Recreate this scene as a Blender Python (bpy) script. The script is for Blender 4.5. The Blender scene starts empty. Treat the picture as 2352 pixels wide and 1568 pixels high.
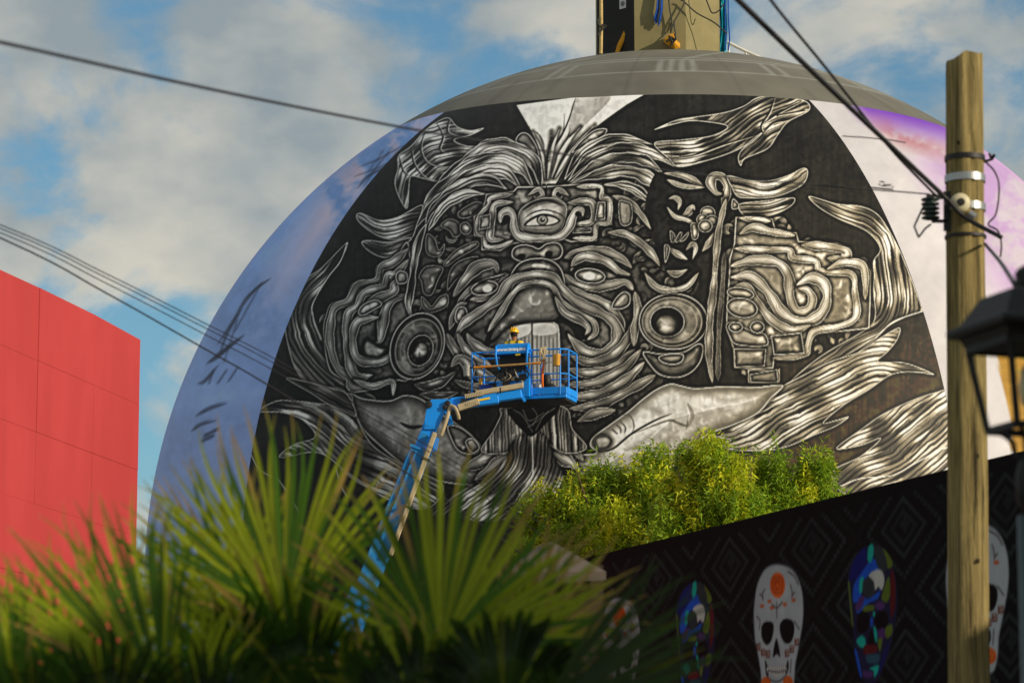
import bpy, bmesh, math, random
import numpy as np
from mathutils import Vector, Matrix

random.seed(7)
rng = np.random.default_rng(7)
R_ = math.radians
scene = bpy.context.scene
col = scene.collection

# ------------------------------------------------------------------ camera
FPX, HOR = 7500.0, 2050.0            # focal length and horizon row, in pixels of a 2352 x 1568 picture
PITCH = math.atan((HOR - 784.0) / FPX)
CAMZ = 1.6
CAM = np.array([0.0, 0.0, CAMZ])
FWD = np.array([0.0, math.cos(PITCH), math.sin(PITCH)])
UPV = np.array([0.0, -math.sin(PITCH), math.cos(PITCH)])
cam_d = bpy.data.cameras.new('camera')
cam_o = bpy.data.objects.new('camera', cam_d)
col.objects.link(cam_o)
cam_o.location = (0, 0, CAMZ)
cam_o.rotation_euler = (math.pi / 2 + PITCH, 0, 0)
cam_d.sensor_width = 36.0
cam_d.lens = FPX / 2352.0 * 36.0
cam_d.clip_start = 0.1
cam_d.clip_end = 5000.0
cam_d.dof.use_dof = True
cam_d.dof.focus_distance = 80.0
cam_d.dof.aperture_fstop = 4.9
scene.camera = cam_o

# ------------------------------------------------------------------ light
SUN_AZ = R_(63.0)        # to the right of straight behind the camera
SUN_EL = R_(20.0)
TO_SUN = Vector((math.sin(SUN_AZ) * math.cos(SUN_EL), -math.cos(SUN_AZ) * math.cos(SUN_EL), math.sin(SUN_EL)))
sun_d = bpy.data.lights.new('sun', 'SUN')
sun_d.energy = 4.5
sun_d.angle = R_(0.6)
sun_d.color = (1.0, 0.86, 0.66)
sun_o = bpy.data.objects.new('sun', sun_d)
col.objects.link(sun_o)
sun_o.rotation_euler = (-TO_SUN).to_track_quat('-Z', 'Y').to_euler()
sun_o.location = TO_SUN * 200

world = bpy.data.worlds.new('World')
scene.world = world
world.use_nodes = True
wn = world.node_tree.nodes
wl = world.node_tree.links
wn.clear()
w_out = wn.new('ShaderNodeOutputWorld')
w_bg = wn.new('ShaderNodeBackground')
w_bg.inputs['Strength'].default_value = 0.128
w_sky = wn.new('ShaderNodeTexSky')
w_sky.sky_type = 'NISHITA'
w_sky.sun_disc = False
w_sky.sun_elevation = SUN_EL
w_sky.sun_rotation = math.pi - SUN_AZ
w_sky.air_density = 1.0
w_sky.dust_density = 0.7
w_sky.ozone_density = 2.2
w_co = wn.new('ShaderNodeTexCoord')
w_map = wn.new('ShaderNodeMapping')
w_map.inputs['Scale'].default_value = (1.0, 1.0, 1.6)
w_map.inputs['Location'].default_value = (1.72, 0.81, 1.15)
wl.new(w_co.outputs['Generated'], w_map.inputs['Vector'])
w_n1 = wn.new('ShaderNodeTexNoise')
w_n1.inputs['Scale'].default_value = 11.0
w_n1.inputs['Detail'].default_value = 9.0
w_n1.inputs['Roughness'].default_value = 0.57
w_n1.inputs['Distortion'].default_value = 0.35
wl.new(w_map.outputs['Vector'], w_n1.inputs['Vector'])
w_r1 = wn.new('ShaderNodeValToRGB')
w_r1.color_ramp.elements[0].position = 0.365
w_r1.color_ramp.elements[1].position = 0.50
w_r1.color_ramp.interpolation = 'EASE'
wl.new(w_n1.outputs['Fac'], w_r1.inputs['Fac'])
w_n2 = wn.new('ShaderNodeTexNoise')
w_n2.inputs['Scale'].default_value = 16.0
w_n2.inputs['Detail'].default_value = 6.0
wl.new(w_map.outputs['Vector'], w_n2.inputs['Vector'])
w_r2 = wn.new('ShaderNodeValToRGB')
w_r2.color_ramp.elements[0].position = 0.38
w_r2.color_ramp.elements[1].position = 0.66
w_r2.color_ramp.elements[0].color = (2.55, 2.95, 3.1, 1)
w_r2.color_ramp.elements[1].color = (5.5, 5.2, 4.4, 1)
wl.new(w_n2.outputs['Fac'], w_r2.inputs['Fac'])
w_mix = wn.new('ShaderNodeMix')
w_mix.data_type = 'RGBA'
w_k = wn.new('ShaderNodeMath')
w_k.operation = 'MULTIPLY'
w_k.inputs[1].default_value = 0.93
wl.new(w_r1.outputs['Color'], w_k.inputs[0])
wl.new(w_k.outputs[0], w_mix.inputs['Factor'])
w_t = wn.new('ShaderNodeMix')
w_t.data_type = 'RGBA'
w_t.blend_type = 'MULTIPLY'
w_t.inputs['Factor'].default_value = 1.0
w_t.inputs['B'].default_value = (0.66, 0.90, 0.92, 1)
wl.new(w_sky.outputs['Color'], w_t.inputs['A'])
wl.new(w_t.outputs['Result'], w_mix.inputs['A'])
wl.new(w_r2.outputs['Color'], w_mix.inputs['B'])
wl.new(w_mix.outputs['Result'], w_bg.inputs['Color'])
wl.new(w_bg.outputs['Background'], w_out.inputs['Surface'])

scene.view_settings.view_transform = 'Standard'
scene.view_settings.look = 'None'
scene.view_settings.gamma = 1.0
scene.view_settings.exposure = -0.12
scene.view_settings.use_curve_mapping = False
scene.render.engine = 'CYCLES'
scene.cycles.max_bounces = 6
scene.cycles.transparent_max_bounces = 8

# ------------------------------------------------------------------ helpers
def at(x, y, Y):
    """world point on the sight line through picture point (x, y), at world depth Y"""
    d = FWD + (x - 1176.0) / FPX * np.array([1.0, 0, 0]) - (y - 784.0) / FPX * UPV
    return Vector(CAM + d * (Y / d[1]))

def proj(P):
    """world points (n,3) -> picture points"""
    q = np.asarray(P) - CAM
    z = q @ FWD
    return 1176.0 + FPX * q[:, 0] / z, 784.0 - FPX * (q @ UPV) / z

def tag(o, label=None, cat=None, group=None, kind=None):
    if label: o['label'] = label
    if cat: o['category'] = cat
    if group: o['group'] = group
    if kind: o['kind'] = kind
    return o

def empty(name, loc=(0, 0, 0), rz=0.0):
    o = bpy.data.objects.new(name, None)
    col.objects.link(o)
    o.location = loc
    o.rotation_euler = (0, 0, rz)
    o.empty_display_size = 0.2
    return o

def srgb(r, g, b):
    f = lambda c: ((c / 255.0 + 0.055) / 1.055) ** 2.4 if c > 10 else c / 255.0 / 12.92
    return (f(r), f(g), f(b))

MATS = {}
def mat(name, colr, rough=0.6, var=0.15, scale=6.0, bump=0.0, bscale=40.0, metal=0.0, spec=0.4, colr2=None, stretch=None, trans=0.0, attr=None, thr=(0.35, 0.7)):
    m = bpy.data.materials.new(name)
    m.use_nodes = True
    nt = m.node_tree
    b = nt.nodes['Principled BSDF']
    b.inputs['Roughness'].default_value = rough
    b.inputs['Metallic'].default_value = metal
    b.inputs['Specular IOR Level'].default_value = spec
    tc = nt.nodes.new('ShaderNodeTexCoord')
    mp = nt.nodes.new('ShaderNodeMapping')
    if stretch: mp.inputs['Scale'].default_value = stretch
    nt.links.new(tc.outputs['Object'], mp.inputs['Vector'])
    nz = nt.nodes.new('ShaderNodeTexNoise')
    nz.inputs['Scale'].default_value = scale
    nz.inputs['Detail'].default_value = 5.0
    nz.inputs['Roughness'].default_value = 0.6
    nt.links.new(mp.outputs['Vector'], nz.inputs['Vector'])
    rp = nt.nodes.new('ShaderNodeValToRGB')
    c2 = colr2 if colr2 else tuple(min(1.0, c * (1 + var)) for c in colr)
    c1 = colr if colr2 else tuple(c * (1 - var) for c in colr)
    rp.color_ramp.elements[0].position = thr[0]
    rp.color_ramp.elements[1].position = thr[1]
    rp.color_ramp.elements[0].color = (*c1, 1)
    rp.color_ramp.elements[1].color = (*c2, 1)
    nt.links.new(nz.outputs['Fac'], rp.inputs['Fac'])
    src = rp.outputs['Color']
    if attr:
        at_ = nt.nodes.new('ShaderNodeVertexColor')
        at_.layer_name = attr
        mx = nt.nodes.new('ShaderNodeMix')
        mx.data_type = 'RGBA'
        mx.blend_type = 'MULTIPLY'
        mx.inputs['Factor'].default_value = 1.0
        nt.links.new(at_.outputs['Color'], mx.inputs['A'])
        nt.links.new(src, mx.inputs['B'])
        src = mx.outputs['Result']
    nt.links.new(src, b.inputs['Base Color'])
    if bump:
        nb = nt.nodes.new('ShaderNodeTexNoise')
        nb.inputs['Scale'].default_value = bscale
        nb.inputs['Detail'].default_value = 4.0
        nt.links.new(mp.outputs['Vector'], nb.inputs['Vector'])
        bp = nt.nodes.new('ShaderNodeBump')
        bp.inputs['Strength'].default_value = bump
        bp.inputs['Distance'].default_value = 0.02
        nt.links.new(nb.outputs['Fac'], bp.inputs['Height'])
        nt.links.new(bp.outputs['Normal'], b.inputs['Normal'])
    if trans:
        tr = nt.nodes.new('ShaderNodeBsdfTranslucent')
        nt.links.new(src, tr.inputs['Color'])
        ms = nt.nodes.new('ShaderNodeMixShader')
        ms.inputs['Fac'].default_value = trans
        nt.links.new(b.outputs['BSDF'], ms.inputs[1])
        nt.links.new(tr.outputs['BSDF'], ms.inputs[2])
        nt.links.new(ms.outputs['Shader'], nt.nodes['Material Output'].inputs['Surface'])
    MATS[name] = m
    return m

class MB:
    """collects primitives, links them as one mesh object"""
    def __init__(self):
        self.v = []; self.f = []
    def add(self, vs, fs):
        n = len(self.v)
        self.v += [tuple(p) for p in vs]
        self.f += [tuple(i + n for i in q) for q in fs]
        return self
    def box(self, lo, hi, M=None, bev=0.0):
        x0, y0, z0 = lo; x1, y1, z1 = hi
        if bev > 0:
            vs = []; b = bev
            # chamfered box: 24 vertices
            for sx in (0, 1):
                for sy in (0, 1):
                    for sz in (0, 1):
                        X = (x0, x1)[sx]; Y = (y0, y1)[sy]; Z = (z0, z1)[sz]
                        dx = b if sx == 0 else -b; dy = b if sy == 0 else -b; dz = b if sz == 0 else -b
                        vs += [(X, Y + dy, Z + dz), (X + dx, Y, Z + dz), (X + dx, Y + dy, Z)]
            bm = bmesh.new()
            for p in vs: bm.verts.new(p)
            r = bmesh.ops.convex_hull(bm, input=bm.verts)
            bm.verts.index_update()
            vs = [v.co.copy() for v in bm.verts]
            fs = [[v.index for v in f.verts] for f in bm.faces]
            bm.free()
        else:
            vs = [(x, y, z) for x in (x0, x1) for y in (y0, y1) for z in (z0, z1)]
            fs = [(0, 1, 3, 2), (4, 6, 7, 5), (0, 4, 5, 1), (2, 3, 7, 6), (0, 2, 6, 4), (1, 5, 7, 3)]
        if M is not None: vs = [M @ Vector(p) for p in vs]
        return self.add(vs, fs)
    def beam(self, a, b, w, h=None, upv=(0, 0, 1), bev=0.0):
        """rectangular bar from a to b; w across, h along upv"""
        a = Vector(a); b = Vector(b); h = h or w
        z = (b - a); L = z.length; z.normalize()
        x = z.cross(Vector(upv))
        if x.length < 1e-4: x = z.cross(Vector((1, 0, 0)))
        x.normalize(); y = x.cross(z); y = -y
        M = Matrix(((x.x, y.x, z.x, a.x), (x.y, y.y, z.y, a.y), (x.z, y.z, z.z, a.z), (0, 0, 0, 1)))
        return self.box((-w / 2, -h / 2, 0), (w / 2, h / 2, L), M, bev)
    def tube(self, pts, r, n=8, cap=True):
        pts = [Vector(p) for p in pts]
        rs = r if hasattr(r, '__len__') else [r] * len(pts)
        vs = []; fs = []
        prev = None
        for i, p in enumerate(pts):
            t = (pts[min(i + 1, len(pts) - 1)] - pts[max(i - 1, 0)]).normalized()
            if prev is None:
                u = t.cross(Vector((0, 0, 1)))
                if u.length < 1e-3: u = t.cross(Vector((1, 0, 0)))
            else:
                u = prev - t * prev.dot(t)
            u.normalize(); prev = u
            w = t.cross(u)
            for k in range(n):
                a = 2 * math.pi * k / n
                vs.append(p + (u * math.cos(a) + w * math.sin(a)) * rs[i])
        for i in range(len(pts) - 1):
            for k in range(n):
                fs.append((i * n + k, i * n + (k + 1) % n, (i + 1) * n + (k + 1) % n, (i + 1) * n + k))
        if cap:
            fs.append(tuple(reversed(range(n))))
            fs.append(tuple((len(pts) - 1) * n + k for k in range(n)))
        return self.add(vs, fs)
    def lathe(self, prof, n=16, M=None, cap=True):
        """prof: list of (r, z)"""
        vs = []; fs = []
        for r, z in prof:
            for k in range(n):
                a = 2 * math.pi * k / n
                vs.append(Vector((r * math.cos(a), r * math.sin(a), z)))
        for i in range(len(prof) - 1):
            for k in range(n):
                fs.append((i * n + k, i * n + (k + 1) % n, (i + 1) * n + (k + 1) % n, (i + 1) * n + k))
        if cap:
            fs.append(tuple(reversed(range(n)))); fs.append(tuple((len(prof) - 1) * n + k for k in range(n)))
        if M is not None: vs = [M @ p for p in vs]
        return self.add(vs, fs)
    def build(self, name, m, parent=None, smooth=False):
        me = bpy.data.meshes.new(name)
        me.from_pydata([tuple(p) for p in self.v], [], self.f)
        me.update()
        o = bpy.data.objects.new(name, me)
        col.objects.link(o)
        if m is not None: me.materials.append(m)
        if smooth:
            me.polygons.foreach_set('use_smooth', np.ones(len(me.polygons), dtype=bool))
        bm = bmesh.new(); bm.from_mesh(me); bmesh.ops.recalc_face_normals(bm, faces=bm.faces); bm.to_mesh(me); bm.free()
        if parent is not None: o.parent = parent
        return o

def grid_mesh(name, V, m, colors=None, parent=None, smooth=True, flip=False):
    """V (ny, nx, 3) grid of points -> mesh with colour attribute 'paint' (linear)"""
    ny, nx, _ = V.shape
    me = bpy.data.meshes.new(name)
    me.vertices.add(nx * ny)
    me.vertices.foreach_set('co', V.reshape(-1).astype(np.float32))
    idx = np.arange(nx * ny).reshape(ny, nx)
    q = np.stack([idx[:-1, :-1], idx[:-1, 1:], idx[1:, 1:], idx[1:, :-1]], -1).reshape(-1, 4)
    if flip: q = q[:, ::-1]
    nf = len(q)
    me.loops.add(nf * 4)
    me.loops.foreach_set('vertex_index', np.ascontiguousarray(q).reshape(-1).astype(np.int32))
    me.polygons.add(nf)
    me.polygons.foreach_set('loop_start', (np.arange(nf) * 4).astype(np.int32))
    me.polygons.foreach_set('loop_total', np.full(nf, 4, np.int32))
    me.update(calc_edges=True)
    if smooth: me.polygons.foreach_set('use_smooth', np.ones(nf, dtype=bool))
    if colors is not None:
        ca = me.color_attributes.new('paint', 'FLOAT_COLOR', 'POINT')
        c4 = np.ones((nx * ny, 4), np.float32)
        c4[:, :3] = colors.reshape(-1, 3)
        ca.data.foreach_set('color', c4.reshape(-1))
    me.materials.append(m)
    me.validate()
    o = bpy.data.objects.new(name, me)
    col.objects.link(o)
    if parent is not None: o.parent = parent
    return o

def lin(c):
    c = np.clip(c, 0, 1)
    return np.where(c > 0.04045, ((c + 0.055) / 1.055) ** 2.4, c / 12.92)
# ------------------------------------------------------------------ the painter: a numpy canvas for the murals
class Canvas:
    def __init__(self, x0, y0, x1, y1, base=(0.1, 0.1, 0.1), seed=1):
        self.x0, self.y0 = x0, y0
        self.W, self.H = int(x1 - x0), int(y1 - y0)
        self.c = np.empty((self.H, self.W, 3), np.float32)
        self.c[:] = base
        self.r = np.random.default_rng(seed)
        self.n8 = self.warp(self.noise(8), 9); self.n30 = self.warp(self.noise(30) * .7 + self.noise(17) * .3, 30); self.n90 = self.warp(self.noise(90), 80)
    def warp(self, n, k):
        dx = ((self.noise(k * 1.3) - .5) * k * 1.6).astype(int); dy = ((self.noise(k * 1.1) - .5) * k * 1.6).astype(int)
        yy, xx = np.mgrid[0:self.H, 0:self.W]
        return n[np.clip(yy + dy, 0, self.H - 1), np.clip(xx + dx, 0, self.W - 1)]
    def noise(self, cell, ax=1.0):
        h, w = int(self.H / (cell * ax)) + 3, int(self.W / cell) + 3
        g = self.r.random((h, w)).astype(np.float32)
        yy = np.arange(self.H) / (cell * ax); xx = np.arange(self.W) / cell
        iy = yy.astype(int); ix = xx.astype(int); fy = (yy - iy)[:, None]; fx = (xx - ix)[None, :]
        fy = fy * fy * (3 - 2 * fy); fx = fx * fx * (3 - 2 * fx)
        a = g[np.ix_(iy, ix)]; b = g[np.ix_(iy, ix + 1)]; c = g[np.ix_(iy + 1, ix)]; d = g[np.ix_(iy + 1, ix + 1)]
        return ((a * (1 - fx) + b * fx) * (1 - fy) + (c * (1 - fx) + d * fx) * fy).astype(np.float32)
    def win(self, p, pad):
        x0 = max(0, int(p[:, 0].min() - self.x0 - pad)); x1 = min(self.W, int(p[:, 0].max() - self.x0 + pad) + 2)
        y0 = max(0, int(p[:, 1].min() - self.y0 - pad)); y1 = min(self.H, int(p[:, 1].max() - self.y0 + pad) + 2)
        return x0, y0, x1, y1
    def blend(self, w, val, a):
        x0, y0, x1, y1 = w
        v = self.c[y0:y1, x0:x1]
        val = np.asarray(val, np.float32)
        if val.ndim == 2: val = val[..., None]
        self.c[y0:y1, x0:x1] = v * (1 - a[..., None]) + val * a[..., None]
    def stroke(self, pts, w, val, alpha=1.0, taper=False, closed=False, curve=True, soft=0.5):
        p = spline(pts, closed) if curve else np.asarray(pts, float)
        if closed and not curve: p = np.vstack([p, p[:1]])
        wd = self.win(p, w + 3)
        x0, y0, x1, y1 = wd
        if x1 <= x0 or y1 <= y0: return
        cov = np.zeros((y1 - y0, x1 - x0), np.float32)
        n = len(p) - 1
        for i in range(n):
            t = (i + 0.5) / n
            ww = w * (min(1.0, 4 * t * (1 - t) + 0.15) if taper else 1.0)
            a = p[i]; b = p[i + 1]; pad = ww / 2 + 2
            ax0 = max(x0, int(min(a[0], b[0]) - self.x0 - pad)); ax1 = min(x1, int(max(a[0], b[0]) - self.x0 + pad) + 2)
            ay0 = max(y0, int(min(a[1], b[1]) - self.y0 - pad)); ay1 = min(y1, int(max(a[1], b[1]) - self.y0 + pad) + 2)
            if ax1 <= ax0 or ay1 <= ay0: continue
            X = np.arange(ax0, ax1)[None, :] + self.x0; Y = np.arange(ay0, ay1)[:, None] + self.y0
            d = segdist(X, Y, a, b)
            k = np.clip((ww / 2 + soft - d) / (2 * soft), 0, 1)
            s = cov[ay0 - y0:ay1 - y0, ax0 - x0:ax1 - x0]
            np.maximum(s, k, out=s)
        v = np.asarray(val, np.float32)
        self.blend(wd, np.broadcast_to(v if v.ndim else v[None], (y1 - y0, x1 - x0, 3)) if v.ndim else np.full(cov.shape, v), cov * alpha)
    def region(self, pts, curve=True, pad=10):
        p = spline(pts, True) if curve else np.vstack([np.asarray(pts, float), np.asarray(pts[:1], float)])
        w = self.win(p, pad)
        x0, y0, x1, y1 = w
        X = np.arange(x0, x1)[None, :].astype(np.float32) + self.x0; Y = np.arange(y0, y1)[:, None].astype(np.float32) + self.y0
        ins = np.zeros((max(0, y1 - y0), max(0, x1 - x0)), bool)
        d = np.full(ins.shape, 1e9, np.float32)
        for i in range(len(p) - 1):
            a = p[i]; b = p[i + 1]
            d = np.minimum(d, segdist(X, Y, a, b))
            if a[1] != b[1]:
                c = ((a[1] > Y) != (b[1] > Y)) & (X < (b[0] - a[0]) * (Y - a[1]) / (b[1] - a[1]) + a[0])
                ins ^= c
        return w, ins, d, p
    def fill(self, pts, val, curve=True, alpha=1.0, tex=0.0, edge=0.6):
        w, ins, d, p = self.region(pts, curve, 4)
        if ins.size == 0: return
        sd = np.where(ins, d, -d)
        a = np.clip(sd / (2 * edge) + 0.5, 0, 1) * alpha
        v = np.asarray(val, np.float32)
        if v.ndim == 0: v = np.full(3, v)
        f = np.broadcast_to(v, ins.shape + (3,)).copy()
        if tex:
            x0, y0, x1, y1 = w
            f += tex * ((self.n8 * .4 + self.n30 * .6)[y0:y1, x0:x1, None] - 0.5)
        self.blend(w, f, a)
    def halo(self, w, ins, d, px, k):
        x0, y0, x1, y1 = w
        a = np.where(ins, 0, np.clip(1 - d / px, 0, 1)) * k
        self.c[y0:y1, x0:x1] *= (1 - a[..., None])
    def inflate(self, pts, lo=0.10, hi=0.72, band=12, line=0.85, lw=1.8, lit=(-0.5, -0.6), tex=0.22, curve=True, spots=0.5, halo=0.6):
        w, ins, d, p = self.region(pts, curve, 12)
        if ins.size == 0: return
        x0, y0, x1, y1 = w
        if halo: self.halo(w, ins, d, 9, halo)
        t = np.clip((d - lw) / band, 0, 1)
        s = t * t * (3 - 2 * t)
        gy, gx = np.gradient(d)
        dirl = gx * -lit[0] + gy * -lit[1]
        v = lo + (hi - lo) * s * (0.66 + 0.34 * dirl * (1 - 0.5 * t))
        n = self.n30[y0:y1, x0:x1]; n8 = self.n8[y0:y1, x0:x1]
        v = v + tex * (n - 0.5) * s + 0.10 * (n8 - 0.5) * s
        hs = np.clip((n * .7 + n8 * .3 - 0.56) / 0.16, 0, 1) * s * spots
        v = v * (1 - hs) + 0.93 * hs
        if lw > 0:
            ln = np.clip((lw - d) / 0.9 + 0.5, 0, 1)
            v = v * (1 - ln) + line * ln
        self.blend(w, np.clip(v, 0.03, 0.97), np.clip(np.where(ins, d, -d) + 0.5, 0, 1))
    def guide(self, w, guide, ext=True):
        x0, y0, x1, y1 = w
        g = spline(guide, False) if len(guide) < 60 else np.asarray(guide)
        X = np.arange(x0, x1)[None, :].astype(np.float32) + self.x0; Y = np.arange(y0, y1)[:, None].astype(np.float32) + self.y0
        best = np.full((y1 - y0, x1 - x0), 1e9, np.float32); sg = np.zeros_like(best); ss = np.zeros_like(best); L = 0.0
        for i in range(len(g) - 1):
            a = g[i]; b = g[i + 1]; e = b - a; l = math.hypot(*e)
            if l < 1e-6: continue
            tt = ((X - a[0]) * e[0] + (Y - a[1]) * e[1]) / (l * l)
            if not ext or 0 < i < len(g) - 2: tc = np.clip(tt, 0, 1)
            elif i == 0: tc = np.minimum(tt, 1)
            else: tc = np.maximum(tt, 0)
            dx = X - a[0] - tc * e[0]; dy = Y - a[1] - tc * e[1]
            dd = np.hypot(dx, dy); cr = (X - a[0]) * e[1] - (Y - a[1]) * e[0]
            m = dd < best
            best = np.where(m, dd, best); sg = np.where(m, np.sign(cr) * dd, sg); ss = np.where(m, L + tc * l, ss)
            L += l
        return sg, ss, L
    def along(self, ss, L, cell, rows=None):
        kk = int(L / cell) + 4
        q = np.clip(ss, -cell, L + cell) / cell + 1.5; qi = q.astype(int); qf = q - qi; qf = qf * qf * (3 - 2 * qf)
        big = self.r.random(kk + 4).astype(np.float32)
        big[::2] *= .55; big[1::2] = .45 + .55 * big[1::2]
        o = big[qi] * (1 - qf) + big[qi + 1] * qf
        if rows is not None:
            tab = self.r.random((64, kk + 4)).astype(np.float32)
            o = .6 * o + .4 * (tab[rows % 64, qi] * (1 - qf) + tab[rows % 64, qi + 1] * qf)
        return o
    def hair(self, pts, guide, px=7.0, lo=0.10, hi=0.78, line=0.85, lw=1.5, curve=True, hl=0.8, cell=55, halo=0.5):
        w, ins, d, p = self.region(pts, curve, 10)
        if ins.size == 0: return
        x0, y0, x1, y1 = w
        if halo: self.halo(w, ins, d, 8, halo)
        sg, ss, L = self.guide(w, guide)
        n30 = self.n30[y0:y1, x0:x1]; n8 = self.n8[y0:y1, x0:x1]; n90 = self.n90[y0:y1, x0:x1]
        u = sg / px + 1.1 * (n90 - .5) + 0.45 * (n30 - 0.5) + self.r.random() * 10
        row = np.floor(u).astype(int); f = u - row
        mo = self.along(ss + 14 * (n30 - .5) + 10 * np.sin(row * 1.7), L, cell, row)
        t = np.clip((mo - .24) / .52, 0, 1); t = t * t * (3 - 2 * t)
        body = lo + (hi - lo) * (.12 + .88 * t)
        rs = self.r.random(64).astype(np.float32)[row % 64]
        ln = np.clip(1 - np.abs(f - .5 * (.35 + .65 * rs)) / (.17 + .22 * rs), 0, 1)
        v = body * (1 - ln * (.55 + .4 * rs))
        fl = np.clip(1 - np.abs((u * 2.35 + 3 * n30) % 1 - .5) / .16, 0, 1)
        v = v * (1 - .38 * fl)
        h = np.clip((mo - 0.55) / 0.2, 0, 1) * (1 - ln) * hl
        v = v * (1 - h) + 0.97 * h
        v = v * (0.62 + 0.38 * np.clip(d / 9.0, 0, 1))
        if lw > 0:
            l_ = np.clip((lw - d) / 0.9 + 0.5, 0, 1)
            v = v * (1 - l_) + line * l_
        self.blend(w, np.clip(v, 0.03, 0.97), np.clip(np.where(ins, d, -d) + 0.5, 0, 1))
    def ribbon(self, pts, wid, **k):
        c = spline(pts, False)
        t = np.gradient(c, axis=0); t /= np.maximum(np.hypot(t[:, 0], t[:, 1]), 1e-6)[:, None]
        nrm = np.stack([-t[:, 1], t[:, 0]], 1)
        wl_ = np.atleast_1d(np.asarray(wid, float))
        ww = np.interp(np.linspace(0, 1, len(c)), np.linspace(0, 1, len(wl_)), wl_) if len(wl_) > 1 else np.full(len(c), wl_[0])
        arc = np.concatenate([[0], np.cumsum(np.hypot(*np.diff(c, axis=0).T))])
        en = np.minimum(arc, arc[-1] - arc) / max(1e-6, min(ww.max() * 2.0, arc[-1] * .45))
        ww = ww * np.clip(.14 + .86 * np.clip(en, 0, 1) ** .6, 0, 1)
        ww = ww * (1 + .17 * np.sin(arc / (14 + 9 * self.r.random()) + 6 * self.r.random()) + .09 * np.sin(arc / 6.5 + 6 * self.r.random()))
        poly = np.vstack([c + nrm * ww[:, None] / 2, (c - nrm * ww[:, None] / 2)[::-1]])
        if k.pop('mode', 'tube') == 'hair':
            return self.hair(poly, pts, curve=False, **k)
        lo = k.get('lo', .07); hi = k.get('hi', .7); line = k.get('line', .8); sp = k.get('spots', .6)
        w, ins, d, p = self.region(poly, False, 12)
        if ins.size == 0: return
        self.halo(w, ins, d, 10, .72)
        x0, y0, x1, y1 = w
        sg, ss, L = self.guide(w, c, False)
        wl2 = np.interp(ss, arc, ww)
        v = np.clip(sg / np.maximum(wl2 / 2, 1), -1, 1)
        n30 = self.n30[y0:y1, x0:x1]
        mo = self.along(ss + 10 * (n30 - .5) + 6 * v, L, 34)
        prof = np.clip(1 - np.abs(v) ** 1.9, 0, 1)
        val = lo + (hi - lo) * prof * (.46 + .68 * mo)
        gy, gx = np.gradient(sg)
        val *= 1 + .42 * np.clip((gx * -.45 + gy * -.75) * v, -1, 1)
        st = np.clip(1 - np.abs((v * 2.6 + 1.6 * n30) % 1 - .5) / .17, 0, 1)
        val *= 1 - .46 * st
        off = np.clip(gx * -.45 + gy * -.75, -1, 1) * .35
        spc = np.clip(1 - np.abs(v - off) / .38, 0, 1) * np.clip((mo - .5) / .25, 0, 1) * sp * np.clip(np.minimum(ss, L - ss) / 20, 0, 1)
        val = val * (1 - spc) + .96 * spc
        fade = np.clip(np.minimum(ss, L - ss) / 16, .1, 1)
        ol = np.clip((1.5 - d) / .9 + .5, 0, 1) * fade
        val = val * (1 - ol) + line * (.78 + .35 * mo) * ol
        self.blend(w, np.clip(val, .03, .97), np.clip(np.where(ins, d, -d) + .5, 0, 1))
    def clarity(self, rad=7, k=.8):
        m = self.c.mean(-1)
        def box(a, r):
            for ax in (0, 1):
                p = np.concatenate([np.repeat(a.take([0], ax), r + 1, ax), a, np.repeat(a.take([-1], ax), r, ax)], ax).cumsum(ax, dtype=np.float64)
                n = a.shape[ax]
                a = ((p.take(range(2 * r + 1, 2 * r + 1 + n), ax) - p.take(range(0, n), ax)) / (2 * r + 1)).astype(np.float32)
            return a
        b = box(box(m, rad), rad)
        t = m + k * (m - b)
        t = np.clip(t, 0, 1)
        self.c *= (np.clip(t, 0.02, 1) / np.maximum(m, .02))[..., None]
    def ell(self, c, rx, ry, rot=0.0, n=20):
        a = np.linspace(0, 2 * np.pi, n, endpoint=False); ca, sa = math.cos(R_(rot)), math.sin(R_(rot))
        x = rx * np.cos(a); y = ry * np.sin(a)
        return [(c[0] + X * ca - Y * sa, c[1] + X * sa + Y * ca) for X, Y in zip(x, y)]
    def sample(self, px, py):
        x = np.clip(px - self.x0, 0, self.W - 1.001); y = np.clip(py - self.y0, 0, self.H - 1.001)
        ix = x.astype(int); iy = y.astype(int); fx = (x - ix)[..., None]; fy = (y - iy)[..., None]
        c = self.c
        return (c[iy, ix] * (1 - fx) + c[iy, ix + 1] * fx) * (1 - fy) + (c[iy + 1, ix] * (1 - fx) + c[iy + 1, ix + 1] * fx) * fy
    def blur(self):
        c = self.c
        for ax in (0, 1):
            s = 0.7 * c
            s = s + 0.15 * np.roll(c, 1, ax) + 0.15 * np.roll(c, -1, ax)
            c = s
        self.c = c.astype(np.float32)

def segdist(X, Y, a, b):
    ex, ey = b[0] - a[0], b[1] - a[1]
    l2 = ex * ex + ey * ey + 1e-9
    t = np.clip(((X - a[0]) * ex + (Y - a[1]) * ey) / l2, 0, 1)
    return np.hypot(X - a[0] - t * ex, Y - a[1] - t * ey).astype(np.float32)

def spline(pts, closed=False, n=6):
    p = np.asarray(pts, float)
    if len(p) < 3 and not closed: return p
    if closed: q = np.vstack([p[-1:], p, p[:2]])
    else: q = np.vstack([2 * p[:1] - p[1:2], p, 2 * p[-1:] - p[-2:-1]])
    out = []
    t = np.linspace(0, 1, n, endpoint=False)[:, None]
    for i in range(1, len(q) - 2):
        a, b, c, d = q[i - 1], q[i], q[i + 1], q[i + 2]
        out.append(0.5 * ((2 * b) + (-a + c) * t + (2 * a - 5 * b + 4 * c - d) * t ** 2 + (-a + 3 * b - 3 * c + d) * t ** 3))
    out.append(q[-2][None])
    return np.vstack(out)
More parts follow.
